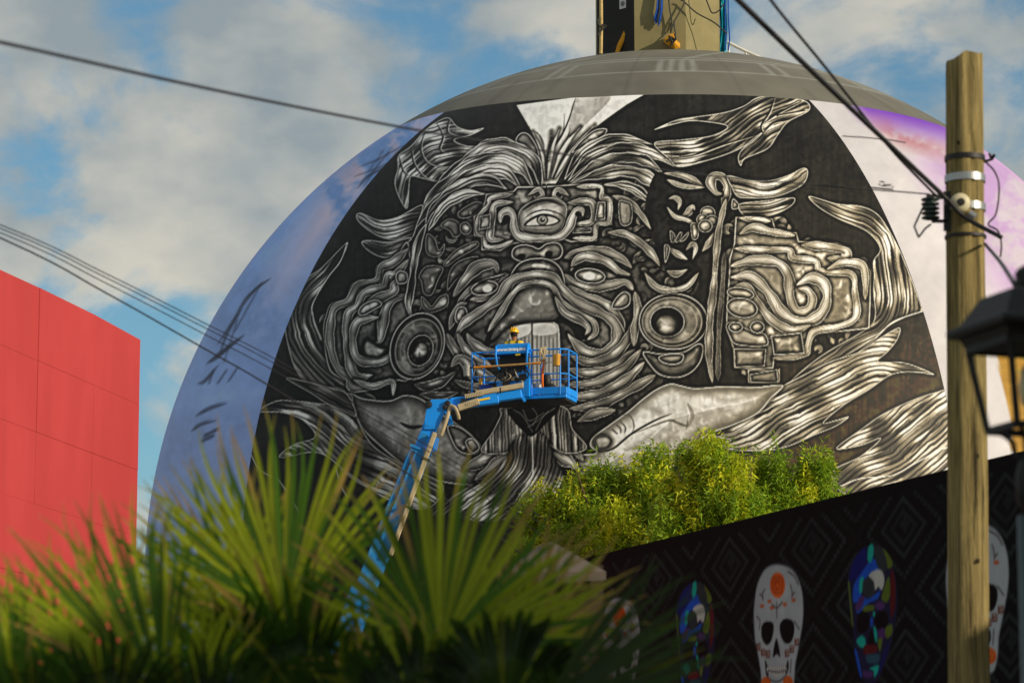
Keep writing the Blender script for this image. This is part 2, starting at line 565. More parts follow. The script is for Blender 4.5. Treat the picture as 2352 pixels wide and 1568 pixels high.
# ------------------------------------------------------------------ the mural, drawn on the dome's own canvas
K = 0.9604 / 2.6133
def A(*p): return [((600 + x / 2.6133) * 0.9604, (200 + y / 2.6133) * 0.9604) for x, y in p]
def B(*p): return A(*[(x + 1960, y) for x, y in p])
def C(*p): return A(*[(x, y + 1176) for x, y in p])
def D(*p): return A(*[(x + 1960, y + 1176) for x, y in p])

def paint_mural():
    cv = Canvas(300, 90, 2420, 1680, (0.13, 0.125, 0.115), 3)
    yy, xx = np.mgrid[0:cv.H, 0:cv.W].astype(np.float32)
    X = xx + cv.x0; Y = yy + cv.y0
    n = cv.n8 * .25 + cv.n30 * .4 + cv.n90 * .35
    # worn black ground, faded, with sun gloss painted in browner and paler low right
    pale = np.clip((X - 1500) / 700, 0, 1) * 0.4 + np.clip((Y - 700) / 500, 0, 1) * np.clip((X - 1300) / 500, 0, 1) * 0.75
    st8 = cv.noise(5, 14); g = 0.088 + 0.135 * pale + 0.13 * (n - 0.42) + .03 * (st8 - .5)
    cv.c[..., 0] = g * (1.0 + .12 * pale); cv.c[..., 1] = g; cv.c[..., 2] = g * (0.97 - .2 * pale)
    # ---- dim underpainting of the whole figure
    cv.fill(A((1010, 900), (1200, 620), (1480, 430), (1820, 600), (2200, 400), (2560, 560), (2700, 800), (2800, 1250), (2560, 1500), (2560, 1900), (2200, 2100), (1700, 2000), (1350, 1950), (900, 1850), (600, 1850), (470, 1600), (500, 1400), (780, 1180)), 0.2, tex=0.22)
    # ---- dense small carving between the main forms
    zones = [A((1060, 900), (1300, 720), (1480, 700), (1400, 950), (1420, 1080), (1250, 1250), (1230, 1450), (1010, 1440), (1020, 1100)), A((1960, 980), (2250, 700), (2540, 640), (2560, 900), (2780, 1240), (2540, 1300), (2400, 1200), (2250, 1020)),
             A((1220, 1480), (1500, 1620), (1600, 1900), (1900, 1950), (2420, 1650), (2500, 1750), (2280, 2080), (1900, 2080), (1300, 1950), (1000, 1900), (1200, 1750)), A((480, 1420), (760, 1230), (990, 1020), (1010, 1460), (900, 1600), (900, 1850), (620, 1850), (480, 1700)),
             A((2990, 850), (3420, 930), (3860, 1110), (3860, 1520), (3500, 1700), (3020, 1780)), A((1250, 1330), (1400, 1130), (1620, 1100), (1620, 1250), (1300, 1560), (1230, 1560))]
    for zi, z in enumerate(zones):
        w, ins, d, p = cv.region(z, True, 2)
        ys, xs = np.nonzero(ins & (d > 4))
        if len(ys) == 0: continue
        for i in range(int(len(ys) / 480)):
            j = cv.r.integers(0, len(ys)); x = xs[j] + w[0] + cv.x0; y = ys[j] + w[1] + cv.y0
            a = 6.0 * cv.n90[ys[j] + w[1], xs[j] + w[0]] + cv.r.normal() * .5
            cu = cv.r.normal() * .07; l = cv.r.uniform(14, 44); pts = [(x, y)]
            for q in range(4):
                a += cu * l / 4; pts.append((pts[-1][0] + math.cos(a) * l / 4, pts[-1][1] + math.sin(a) * l / 4))
            cv.ribbon(pts, [cv.r.uniform(8, 17), cv.r.uniform(5, 12)], hi=cv.r.uniform(.3, .62) + (.18 if zi == 4 else 0), line=.6, spots=.5)
    # ---- feather fan: white burst
    cv.fill(A((1660, 135), (2030, 85), (2352, 72), (2470, 62), (2352, 130), (2150, 285), (2010, 440), (1905, 625), (1815, 625), (1800, 430), (1750, 290)), 0.92, curve=False, tex=0.10)
    cv.fill(A((2035, 88), (2250, 78), (2120, 230), (2000, 330), (1985, 280)), 0.62, tex=0.25, alpha=.7)
    for q, w_ in (([(2030, 90), (1985, 230), (1940, 330), (1880, 430), (1850, 600)], 7), ([(2470, 66), (2330, 150), (2130, 300), (1990, 450), (1905, 610)], 6), ([(1740, 265), (1770, 380), (1810, 480), (1838, 620)], 6),
                  ([(1790, 300), (1830, 400), (1845, 560)], 3), ([(2120, 330), (2000, 400), (1920, 500), (1885, 610)], 4), ([(1960, 190), (1950, 300), (1890, 400), (1862, 560)], 4), ([(2000, 280), (1960, 380), (1900, 480)], 4), ([(1760, 290), (1810, 330), (1840, 400)], 4), ([(2050, 330), (1950, 450), (1895, 590)], 3)):
        cv.stroke(A(*q), w_ * K * 1.4, 0.16, 0.9, taper=True)
    for q in ([(1805, 420), (1835, 520), (1848, 630)], [(1900, 400), (1868, 500), (1860, 620)], [(1960, 420), (1900, 520), (1880, 620)]):
        cv.stroke(A(*q), 2.2, 0.95, 0.9)
    for q, w_ in (([(1700, 170), (1760, 300), (1815, 430), (1840, 600)], 10), ([(1980, 130), (1930, 280), (1880, 420), (1855, 600)], 14), ([(2200, 110), (2060, 270), (1960, 400), (1880, 590)], 16), ([(2330, 120), (2150, 260), (2010, 410), (1900, 590)], 12), ([(1880, 130), (1880, 300), (1860, 480)], 9)):
        cv.ribbon(A(*q[1:]), [w_ * K * .4, w_ * K * 1.6, w_ * K * 2.0, w_ * K], lo=.72, hi=1.1, line=.42, spots=.8)
    cv.fill(A((1790, 420), (1850, 470), (1960, 420), (1905, 625), (1815, 625)), .4, alpha=.22)
    cv.inflate(A((1680, 390), (1655, 350), (1690, 308), (1740, 320), (1790, 400), (1800, 470), (1740, 430)), hi=.6, band=9)
    cv.inflate(A((2005, 430), (2060, 360), (2150, 290), (2225, 285), (2200, 335), (2120, 380), (2040, 420)), hi=.7, band=8)
    # ---- big upper left flame
    cv.hair(A((1160, 240), (1235, 213), (1290, 268), (1370, 292), (1458, 278), (1380, 322), (1272, 352), (1345, 388), (1450, 396), (1390, 440), (1290, 505), (1222, 590), (1160, 612), (1060, 590), (1002, 582), (990, 640), (978, 780), (930, 720), (898, 620), (918, 530), (922, 450), (1000, 390), (1080, 300)),
            A((930, 700), (960, 560), (1020, 500), (1100, 430), (1180, 400), (1300, 380), (1420, 400)), px=10, hi=.8, cell=42)
    for q in ([(925, 455), (950, 540), (985, 575)], [(1000, 400), (1020, 500), (1080, 580), (1150, 605)], [(1090, 300), (1060, 400), (1100, 490), (1200, 520), (1290, 500)], [(1160, 245), (1200, 330), (1180, 410), (1240, 440)], [(1240, 220), (1230, 300), (1300, 330)]):
        cv.stroke(A(*q), 4.5, 0.09, .85, taper=True); cv.stroke(A(*[(a + 9, b + 2) for a, b in q]), 2, .85, .7, taper=True)
    # ---- feather arcs, left then right (outer first)
    arcs = [([(1815, 650), (1770, 490), (1640, 405), (1490, 405), (1340, 490), (1220, 590), (1095, 735)], (50, 95, 105, 90, 60, 25)),
            ([(1765, 650), (1690, 530), (1560, 470), (1410, 490), (1270, 580), (1120, 720), (1040, 870)], (40, 90, 95, 80, 60, 25)),
            ([(1690, 655), (1600, 565), (1480, 540), (1340, 600), (1190, 720), (1080, 830), (1020, 915)], (40, 80, 85, 75, 60, 30)),
            ([(1600, 660), (1500, 605), (1390, 610), (1240, 690), (1130, 790), (1090, 900)], (30, 70, 80, 70, 45, 25)),
            ([(1470, 690), (1340, 690), (1210, 765), (1130, 880), (1110, 920)], (20, 55, 60, 40, 15))]
    for q, w_ in arcs:
        cv.ribbon(A(*q), [t * K for t in w_], mode='hair', px=8, hi=.85, lw=1.6, cell=60)
    arcs = [([(0, 600), (110, 430), (250, 355), (400, 345), (555, 382)], (25, 60, 62, 45, 8)),
            ([(20, 610), (160, 460), (330, 405), (500, 425), (620, 475), (690, 522)], (25, 65, 75, 70, 45, 8)),
            ([(30, 620), (190, 515), (340, 465), (500, 480), (615, 560)], (25, 60, 75, 70, 25)),
            ([(40, 625), (200, 570), (350, 545), (490, 575), (585, 650), (622, 755)], (20, 60, 80, 80, 60, 25)),
            ([(240, 632), (360, 632), (460, 670), (530, 735), (552, 785)], (20, 50, 55, 40, 10))]
    for q, w_ in arcs:
        cv.ribbon(B(*q), [t * K for t in w_], mode='hair', px=8, hi=.88, lw=1.6, cell=60)
    # ---- left feathers
    cv.hair(A((658, 835), (685, 808), (800, 852), (920, 832), (1072, 758), (1040, 880), (1000, 972), (900, 978), (800, 955), (700, 890)), A((680, 840), (820, 905), (1040, 850)), px=9, hi=.75)
    cv.hair(A((692, 990), (740, 978), (860, 990), (1005, 962), (935, 1040), (890, 1088), (800, 1080), (722, 1035)), A((700, 1000), (820, 1035), (980, 990)), px=9, hi=.72)
    # ---- left hair sweep
    cv.hair(A((602, 992), (560, 1110), (480, 1215), (388, 1375), (390, 1440)) + C((402, 330), (450, 430), (520, 600), (620, 700), (780, 790), (650, 800), (560, 730), (430, 720), (335, 680), (270, 590), (225, 430), (215, 310)) + A((262, 1380), (330, 1232), (440, 1150)),
            A((600, 995), (470, 1180), (330, 1330), (310, 1480)) + C((330, 420), (430, 580), (560, 690), (760, 790)), px=11, hi=.55, line=.62, cell=70)
    cv.stroke(A((602, 992), (560, 1110), (480, 1215), (388, 1375), (392, 1470), (440, 1600)), 1.8, .8)
    # ---- left scroll block
    cv.inflate(A((985, 1000), (900, 1090), (790, 1135), (765, 1222), (640, 1245), (592, 1338), (500, 1375), (468, 1450)) + C((452, 350), (460, 470), (492, 610), (560, 665), (610, 690), (632, 752), (880, 680), (1000, 640), (1000, 200)), hi=.34, band=16, spots=.1)
    for q, w_, h_ in (([(985, 1030), (890, 1115), (815, 1150), (790, 1230), (670, 1265), (620, 1355), (525, 1400), (500, 1500), (495, 1620), (540, 1770), (620, 1835), (650, 1900), (880, 1870)], 50, .62),
                      ([(985, 1100), (910, 1190), (858, 1195), (835, 1270), (710, 1310), (665, 1390), (610, 1440), (600, 1560), (610, 1720), (660, 1830), (760, 1820)], 52, .66),
                      ([(980, 1320), (870, 1365), (830, 1470), (810, 1600), (780, 1620)], 60, .7),
                      ([(800, 1460), (680, 1480), (640, 1560), (650, 1690), (720, 1740), (860, 1715), (930, 1600)], 50, .78),
                      ([(975, 1190), (900, 1250), (890, 1300), (780, 1350), (720, 1400), (690, 1430)], 55, .66),
                      ([(640, 1850), (760, 1890), (880, 1860), (890, 1950)], 34, .6)):
        cv.ribbon(A(*q), w_ * K, hi=h_, lw=1.5)
    cv.inflate(A((670, 1430), (700, 1380), (780, 1350), (820, 1380), (760, 1420), (700, 1450)), hi=.75, band=9)
    cv.inflate(A((905, 1200), (930, 1170), (975, 1185), (975, 1240), (920, 1250)), hi=.8, band=8)
    cv.inflate(A((700, 1640), (730, 1600), (800, 1640), (850, 1660), (800, 1710), (720, 1700)), hi=.8, band=10, lw=0)
    # ---- left column band
    cv.ribbon(A((1095, 880), (1050, 980), (1025, 1100), (1005, 1250), (985, 1380), (1000, 1450)), [30, 46, 50, 48, 46, 40][0] * K * 1.5, mode='hair', px=9, hi=.55)
    # ---- helmet interior left
    for q, h_ in (([(1185, 885), (1240, 845), (1300, 870), (1310, 940), (1270, 960), (1240, 920)], .5), ([(1310, 880), (1350, 865), (1380, 910), (1350, 945), (1312, 925)], .55), ([(1100, 940), (1150, 970), (1175, 1040), (1210, 1000), (1200, 1060), (1150, 1085), (1095, 1050)], .55),
                  ([(1205, 1125), (1280, 1040), (1400, 985), (1420, 1020), (1300, 1090), (1230, 1140)], .6), ([(1050, 1200), (1100, 1140), (1200, 1150), (1170, 1230), (1130, 1320), (1080, 1310), (1065, 1240)], .42), ([(1065, 1330), (1110, 1370), (1130, 1390), (1180, 1330), (1230, 1320), (1225, 1390), (1130, 1430), (1075, 1400)], .66),
                  ([(1300, 800), (1400, 740), (1450, 760), (1380, 830), (1310, 840)], .35), ([(1240, 1180), (1300, 1110), (1420, 1080), (1380, 1160), (1290, 1220), (1230, 1290)], .4)):
        cv.inflate(A(*q), hi=h_, band=9, lw=1.2, line=.6)
    # ---- forehead plate
    cv.inflate(A((1470, 690), (1640, 672), (1665, 645), (1850, 642), (2030, 628), (2190, 625), (2212, 695), (2262, 712), (2256, 882), (2172, 890), (2162, 984), (2000, 990), (1960, 975), (1800, 985), (1640, 1000), (1560, 1045), (1442, 1040), (1440, 962), (1395, 950), (1392, 830), (1440, 800), (1460, 740)), curve=False, hi=.42, band=14, spots=.3, lw=2.2)
    cv.ribbon(A((1640, 690), (1500, 715), (1485, 760), (1425, 830), (1420, 930), (1465, 945), (1470, 1015), (1560, 1015), (1640, 980)), 26 * K, hi=.75, lw=1.2)
    cv.ribbon(A((1640, 740), (1530, 755), (1510, 820), (1500, 900), (1500, 970), (1580, 975)), 40 * K, hi=.66, lw=1.2)
    cv.ribbon(A((2035, 645), (2185, 645), (2190, 715), (2240, 730), (2235, 865), (2150, 875), (2145, 965), (2010, 965)), 26 * K, hi=.78, lw=1.2)
    cv.ribbon(A((1975, 745), (2130, 745), (2130, 860), (2020, 880)), 40 * K, hi=.62, lw=1.4)
    cv.inflate(A((2170, 740), (2215, 740), (2212, 850), (2150, 855)), hi=.6, band=8, lw=1.2, curve=False)
    cv.inflate(A((2020, 905), (2130, 900), (2125, 930), (2010, 935)), hi=.6, band=6, lw=1.2, curve=False)
    cv.inflate(A((1430, 830), (1500, 815), (1495, 900), (1425, 915)), hi=.55, band=8, lw=1.2, curve=False)
    for s in (-1, 1):
        cv.ribbon(A((1858 + s * 130, 700), (1858 + s * 60, 660), (1858 + s * 35, 700), (1858 + s * 70, 722), (1858 + s * 90, 700)), 24 * K, hi=.7, lw=1.2)
    cv.stroke(A((1848, 645), (1846, 720)), 2.5, .1)
    # eye field
    cv.inflate(A((1670, 830), (1700, 770), (1800, 720), (1900, 715), (1970, 760), (1965, 850), (1930, 920), (1850, 950), (1740, 940), (1680, 900)), lo=.35, hi=.8, band=26, lw=1.2, spots=.5)
    cv.stroke(A((1700, 790), (1770, 745), (1860, 730), (1960, 765)), 8, .14, .8, taper=True)
    cv.stroke(A((1720, 800), (1800, 755), (1900, 745), (1965, 790)), 5, .3, .6, taper=True)
    cv.fill(A((1705, 888), (1750, 840), (1820, 812), (1890, 822), (1935, 858), (1880, 888), (1790, 892)), .1)
    cv.fill(A((1722, 884), (1765, 848), (1825, 828), (1890, 838), (1920, 860), (1870, 880), (1790, 884)), .72)
    cv.fill(cv.ell(A((1822, 852))[0], 37 * K, 33 * K), .12)
    cv.fill(cv.ell(A((1822, 852))[0], 29 * K, 26 * K), .5)
    cv.fill(cv.ell(A((1822, 852))[0], 15 * K, 14 * K), .05)
    cv.fill(cv.ell(A((1826, 846))[0], 6 * K, 5 * K), .95)
    cv.stroke(A((1700, 850), (1760, 808), (1840, 790), (1930, 815), (1975, 860)), 3, .08, .9, taper=True)
    cv.stroke(A((1710, 900), (1800, 915), (1900, 905)), 2.4, .2, .7, taper=True)
    cv.ribbon(A((1560, 870), (1565, 815), (1610, 795), (1640, 830), (1645, 900), (1680, 955), (1790, 968), (1920, 960), (1985, 905), (2010, 840), (2035, 795), (2070, 790), (2075, 830)), 46 * K, hi=.85, lw=1.6)
    cv.fill(cv.ell(A((1590, 855))[0], 20 * K, 30 * K, 20), .07)
    cv.fill(cv.ell(A((2045, 815))[0], 20 * K, 18 * K), .07)
    # ---- face base
    cv.inflate(A((1620, 1080), (1400, 1100), (1260, 1300), (1225, 1450), (1215, 1560), (1290, 1700), (1400, 1850), (1600, 1960), (1950, 1960), (2250, 1820), (2390, 1600), (2400, 1350), (2380, 1200), (2200, 1100), (1950, 1060)), hi=.33, band=30, lw=0, spots=.15, halo=0)
    # brow ridges
    for q, w_, h_ in (([(1265, 1330), (1340, 1225), (1420, 1145), (1520, 1130), (1545, 1190)], 70, .62), ([(1275, 1420), (1340, 1320), (1440, 1250), (1560, 1205), (1600, 1180)], 36, .6), ([(1370, 1350), (1470, 1330), (1560, 1260), (1610, 1190)], 55, .72), ([(1240, 1540), (1290, 1400), (1350, 1370)], 44, .55),
                      ([(1960, 1090), (2060, 1050), (2190, 1050), (2310, 1090), (2380, 1150)], 60, .72), ([(2000, 1170), (2030, 1110), (2100, 1080), (2220, 1110), (2310, 1180), (2370, 1195)], 50, .8), ([(1960, 1190), (2010, 1240), (2110, 1270), (2240, 1260), (2340, 1240), (2390, 1290)], 58, .8), ([(1970, 1260), (2060, 1320), (2180, 1360), (2260, 1420), (2310, 1520), (2310, 1620)], 60, .78)):
        cv.ribbon(A(*q), w_ * K, hi=h_, lw=1.5)
    cv.inflate(A(*[(1460 + 85 * math.cos(t), 1278 + 45 * math.sin(t) - 12 * math.cos(t)) for t in np.linspace(0, 6.28, 14)[:-1]]), hi=.75, band=12)
    cv.fill(cv.ell(A((1478, 1282))[0], 30 * K, 22 * K), .85)
    cv.stroke(A((1370, 1300), (1440, 1240), (1530, 1215), (1600, 1200)), 5, .06, .9, taper=True)
    cv.inflate(A(*[(2120 + 95 * math.cos(t), 1202 + 48 * math.sin(t) + 6 * math.cos(t)) for t in np.linspace(0, 6.28, 14)[:-1]]), hi=.8, band=12)
    cv.fill(cv.ell(A((2115, 1202))[0], 38 * K, 24 * K), .88)
    cv.stroke(A((1965, 1160), (2050, 1140), (2180, 1150), (2290, 1195), (2400, 1210)), 6, .06, .9, taper=True)
    cv.inflate(A((1275, 1450), (1295, 1400), (1340, 1400), (1355, 1450), (1330, 1500), (1285, 1490)), hi=.78, band=9)
    cv.inflate(A((2255, 1400), (2280, 1340), (2330, 1300), (2370, 1320), (2365, 1380), (2310, 1410)), hi=.85, band=10)
    # nose
    cv.inflate(A((1635, 1085), (1640, 1030), (1700, 1005), (1760, 1015), (1800, 1030), (1850, 998), (1920, 995), (1950, 1040), (1930, 1090), (1860, 1105), (1780, 1100), (1700, 1115)), hi=.58, band=12)
    cv.fill(cv.ell(A((1690, 1080))[0], 28 * K, 18 * K, -15), .05); cv.fill(cv.ell(A((1862, 1066))[0], 26 * K, 22 * K, -30), .05)
    # snout / upper lip
    cv.inflate(A((1590, 1290), (1620, 1200), (1680, 1120), (1780, 1090), (1880, 1105), (1945, 1170), (1965, 1290), (1900, 1230), (1800, 1195), (1700, 1210), (1640, 1250)), hi=.62, band=20, spots=.4)
    cv.fill(cv.ell(A((1800, 1140))[0], 45 * K, 14 * K, 5), .92, alpha=.6)
    # lips
    cv.ribbon(A((1270, 1600), (1330, 1500), (1440, 1420), (1560, 1330), (1620, 1240), (1700, 1205), (1800, 1195), (1890, 1215), (1955, 1290), (2050, 1370), (2180, 1430), (2275, 1500), (2290, 1610), (2210, 1680), (2100, 1680), (2010, 1600), (1980, 1560)), [40 * K, 60 * K, 62 * K, 50 * K, 58 * K, 62 * K, 74 * K, 70 * K, 12], hi=.74, lw=1.8)
    cv.fill(A((1480, 1560), (1560, 1460), (1640, 1330), (1790, 1245), (1900, 1290), (1960, 1410), (2120, 1470), (2150, 1560), (2050, 1600), (1950, 1500), (1640, 1500), (1540, 1600), (1460, 1640)), .09)
    cv.ribbon(A((1480, 1550), (1550, 1450), (1625, 1330), (1690, 1265), (1795, 1248), (1885, 1270), (1945, 1370), (2050, 1440), (2135, 1480), (2155, 1550), (2105, 1600)), 34 * K, hi=.72, lw=1.6)
    cv.inflate(A((1660, 1330), (1740, 1275), (1840, 1275), (1900, 1330), (1930, 1430), (1880, 1480), (1760, 1490), (1640, 1500), (1560, 1560), (1500, 1600), (1540, 1500), (1610, 1440)), lo=.2, hi=.62, band=18, lw=0, spots=.8)
    cv.ribbon(A((1900, 1330), (1960, 1430), (2060, 1480), (2110, 1530), (2090, 1570)), 40 * K, hi=.45, lw=1)
    # pale tongue slab behind the platform
    cv.fill(A((1640, 1515), (1740, 1496), (1895, 1492), (1925, 1530), (1935, 1900), (1940, 2060), (1600, 2060), (1600, 1600), (1625, 1550)), .56, curve=False, tex=.1)
    for i in range(26):
        x = 1612 + i * 12.6
        cv.stroke(A((x, 1560 + 40 * cv.r.random()), (x + 6 * cv.r.random() - 3, 2050)), 1.5 + 2 * cv.r.random(), (.32, .75)[i % 2], .55, curve=False)
    cv.fill(A((1650, 1525), (1745, 1505), (1740, 1560), (1655, 1590)), .93, alpha=.7); cv.fill(A((1765, 1505), (1890, 1502), (1905, 1560), (1770, 1570)), .93, alpha=.6)
    cv.stroke(A((1757, 1500), (1757, 1720)), 3.5, .1); cv.stroke(A((1893, 1494), (1922, 1530), (1930, 1700), (1936, 1900)), 2.2, .92)
    # ---- left cheek folds and chin
    for q, w_, h_ in (([(1225, 1560), (1260, 1640), (1330, 1730), (1420, 1800), (1560, 1860)], 60, .5), ([(1290, 1560), (1330, 1640), (1400, 1710), (1500, 1760)], 55, .62), ([(1350, 1560), (1380, 1610), (1450, 1660), (1560, 1680)], 50, .58), ([(1250, 1770), (1300, 1720), (1360, 1760), (1380, 1860)], 70, .5), ([(1270, 1850), (1340, 1880), (1450, 1900), (1560, 1940)], 50, .4),
                      ([(2000, 1700), (2120, 1740), (2260, 1700), (2350, 1600), (2390, 1480)], 60, .6), ([(1980, 1780), (2120, 1810), (2290, 1760), (2400, 1660)], 55, .58), ([(1980, 1880), (2150, 1870), (2320, 1790), (2440, 1660)], 62, .62), ([(1990, 1960), (2160, 1940), (2330, 1860), (2460, 1740)], 60, .6), ([(1990, 2030), (2170, 2010), (2340, 1930), (2530, 1820)], 56, .56), ([(2040, 2110), (2160, 2060), (2280, 2040)], 60, .62),
                      ([(2400, 1300), (2420, 1420), (2400, 1520), (2395, 1640)], 56, .66), ([(1020, 1880), (1100, 1890), (1200, 1860), (1280, 1800)], 60, .3), ([(1050, 1940), (1180, 1950), (1300, 1930)], 44, .26)):
        cv.ribbon(A(*q), w_ * K, hi=h_, lw=1.3, line=.72)
    # ---- ear discs
    cv.inflate(cv.ell(A((1040, 1640))[0], 165 * K, 215 * K, 22, 28), hi=.42, band=26, spots=.25, lw=2)
    for r_, h_ in ((.84, .5), (.66, .46)):
        cv.stroke(cv.ell(A((1048, 1646))[0], 165 * K * r_, 215 * K * r_, 22, 28), 3, .75 * r_, .55, closed=True)
    cv.inflate(cv.ell(A((1060, 1666))[0], 78 * K, 100 * K, 20, 20), lo=.05, hi=.3, band=12, lw=1.4)
    cv.inflate(cv.ell(A((1060, 1670))[0], 52 * K, 62 * K, 20, 18), lo=.06, hi=.72, band=17, lw=0, spots=.8)
    cv.inflate(cv.ell(D((680, 310))[0], 215 * K, 176 * K, 0, 30), hi=.66, band=26, spots=.35, lw=2)
    for r_ in (.86, .72):
        cv.stroke(cv.ell(D((672, 312))[0], 215 * K * r_, 176 * K * r_, 0, 28), 3, .85 * r_, .5, closed=True)
    cv.inflate(cv.ell(D((642, 312))[0], 108 * K, 96 * K, 0, 22), lo=.05, hi=.2, band=14, lw=1.4, spots=0)
    cv.inflate(cv.ell(D((640, 328))[0], 75 * K, 72 * K, 0, 20), lo=.08, hi=.86, band=22, lw=0, spots=.8)
    cv.inflate(D((490, 500), (600, 510), (740, 500), (830, 450), (868, 470), (850, 560), (790, 630), (700, 662), (600, 645), (540, 590)), hi=.62, band=20)
    cv.inflate(D((590, 530), (660, 510), (740, 515), (735, 560), (680, 580), (610, 565)), hi=.75, band=11)
    # ---- right helmet interior: claws, teeth, knobs
    cv.fill(B((570, 560), (700, 600), (900, 640), (960, 800), (930, 1000), (850, 1180), (760, 1260), (640, 1180), (560, 1000), (500, 800)), .11, tex=.14)
    for q, w_ in (([(650, 720), (690, 712), (720, 740), (710, 790)], 34), ([(730, 830), (770, 810), (800, 770), (815, 790)], 44), ([(640, 770), (690, 830), (760, 850), (820, 880)], 30), ([(300, 700), (400, 740), (480, 820), (540, 910)], 46), ([(270, 930), (380, 940), (480, 1000), (560, 1080), (595, 1140)], 52), ([(620, 560), (720, 570), (800, 600), (880, 650)], 40), ([(640, 600), (740, 640), (880, 650)], 36), ([(860, 1050), (900, 1000), (935, 930)], 44), ([(640, 1020), (700, 1060), (770, 1100)], 40), ([(640, 1170), (700, 1190), (770, 1160)], 44), ([(760, 1040), (800, 1000), (820, 1030), (800, 1100)], 26), ([(500, 1180), (560, 1260), (640, 1290), (760, 1270), (840, 1180)], 40)):
        cv.ribbon(B(*q), [w_ * K * .7, w_ * K, w_ * K * .5], hi=.66, lw=1.3)
    for q in ([(665, 985), (660, 920), (690, 945), (685, 990)], [(690, 985), (720, 930), (735, 940), (715, 985)], [(720, 985), (770, 930), (775, 945), (750, 980)], [(625, 1010), (660, 1030), (630, 1120)], [(340, 740), (380, 735), (420, 760), (420, 860), (380, 890), (345, 860)], [(790, 880), (830, 880), (835, 960), (800, 970)]):
        cv.inflate(B(*q), hi=.75, band=7, lw=1.2)
    for c_, r_ in (((895, 810), 48), ((865, 850), 40), ((920, 860), 42), ((880, 890), 44)):
        cv.inflate(cv.ell(B(c_)[0], r_ * K, r_ * K * .9), hi=.9, band=9, lw=1.2, spots=.8)
    # curl at the staff's head and the staff
    cv.ribbon(B((985, 790), (1010, 700), (1015, 640), (985, 585), (935, 580), (915, 620), (945, 680), (985, 690)), 52 * K, hi=.66, lw=1.5)
    cv.ribbon(B((1010, 720), (985, 820), (960, 950), (945, 1120), (930, 1300), (915, 1420), (905, 1560), (905, 1720), (925, 1870)), [34 * K, 40 * K, 34 * K, 46 * K, 46 * K, 30 * K], hi=.6, lw=1.6, spots=.3)
    cv.ribbon(B((1000, 1050), (985, 1300), (965, 1560), (960, 1860)), 30 * K, hi=.3, lw=.8, line=.45, spots=0)
    cv.inflate(B((1045, 740), (1060, 720), (1098, 770), (1050, 785)), hi=.8, band=7)
    # ---- upper right flames
    cv.hair(B((560, 290), (640, 250), (720, 222), (800, 210), (1000, 180), (1120, 140), (1235, 80), (1480, 98), (1532, 165), (1400, 240), (1335, 320), (1270, 408), (1130, 470), (1102, 515), (1085, 455), (1130, 390), (1230, 312), (1160, 370), (1060, 425), (900, 480), (720, 522), (650, 470), (560, 372), (720, 352), (900, 330), (1000, 290), (1008, 262), (900, 242), (780, 235), (660, 262)),
            B((620, 430), (800, 410), (960, 360), (1080, 270), (1200, 180), (1400, 110)), px=10, hi=.85, cell=45)
    for q in ([(1310, 90), (1280, 180), (1230, 260), (1240, 310)], [(1480, 110), (1330, 190), (1240, 250)], [(1500, 170), (1330, 200)], [(1240, 310), (1300, 250), (1390, 230)], [(620, 470), (800, 450), (1000, 380), (1200, 320)]):
        cv.stroke(B(*q), 4.5, .1, .85, taper=True); cv.stroke(B(*[(a + 8, b + 4) for a, b in q]), 2, .9, .7, taper=True)
    # ---- right feathers
    cv.hair(B((1020, 575), (1150, 602), (1280, 606), (1400, 572), (1490, 528), (1522, 550), (1500, 620), (1420, 672), (1300, 712), (1150, 716), (1080, 705), (1040, 640)), B((1040, 630), (1250, 660), (1400, 620), (1510, 545)), px=9, hi=.85)
    cv.hair(B((1090, 755), (1250, 732), (1400, 714), (1442, 720), (1420, 762), (1330, 812), (1220, 836), (1130, 832)), B((1110, 790), (1280, 770), (1430, 725)), px=9, hi=.85)
    # ---- right hair sweep
    cv.hair(B((1528, 703), (1700, 750), (1850, 765), (1950, 810), (2020, 900), (2100, 1050), (2165, 1210), (2240, 1410)) + D((2245, 245), (2060, 310), (1960, 400), (1800, 500), (1620, 600), (1420, 690), (1480, 620), (1640, 500), (1880, 360), (1940, 280)) + B((1930, 1300), (1935, 1200), (1930, 1110), (1972, 1030), (1890, 925), (1720, 850), (1590, 775)),
            B((1530, 705), (1720, 800), (1900, 870), (2010, 1000), (2050, 1200), (2060, 1380)) + D((2000, 330), (1800, 450), (1500, 640)), px=10, lo=.16, hi=.8, line=.8, cell=60)
    cv.stroke(D((2250, 242), (2120, 285), (2020, 340), (1940, 420), (1840, 500)), 2, .9)
    # ---- right scroll block
    cv.inflate(B((1070, 835), (1180, 828), (1300, 845), (1322, 920), (1450, 930), (1465, 985), (1700, 995), (1790, 1030), (1802, 1090), (1880, 1108), (1915, 1180), (1912, 1380), (1905, 1530)) + D((1560, 390), (1530, 522), (1310, 545), (1305, 602), (1146, 610), (1150, 690), (1345, 690), (1345, 600), (1330, 620), (1060, 598), (1055, 480), (1010, 350), (1015, 200), (1030, 0)) + B((1030, 1100), (1060, 1000)), curve=False, lo=.22, hi=.62, band=18, spots=.65, lw=2)
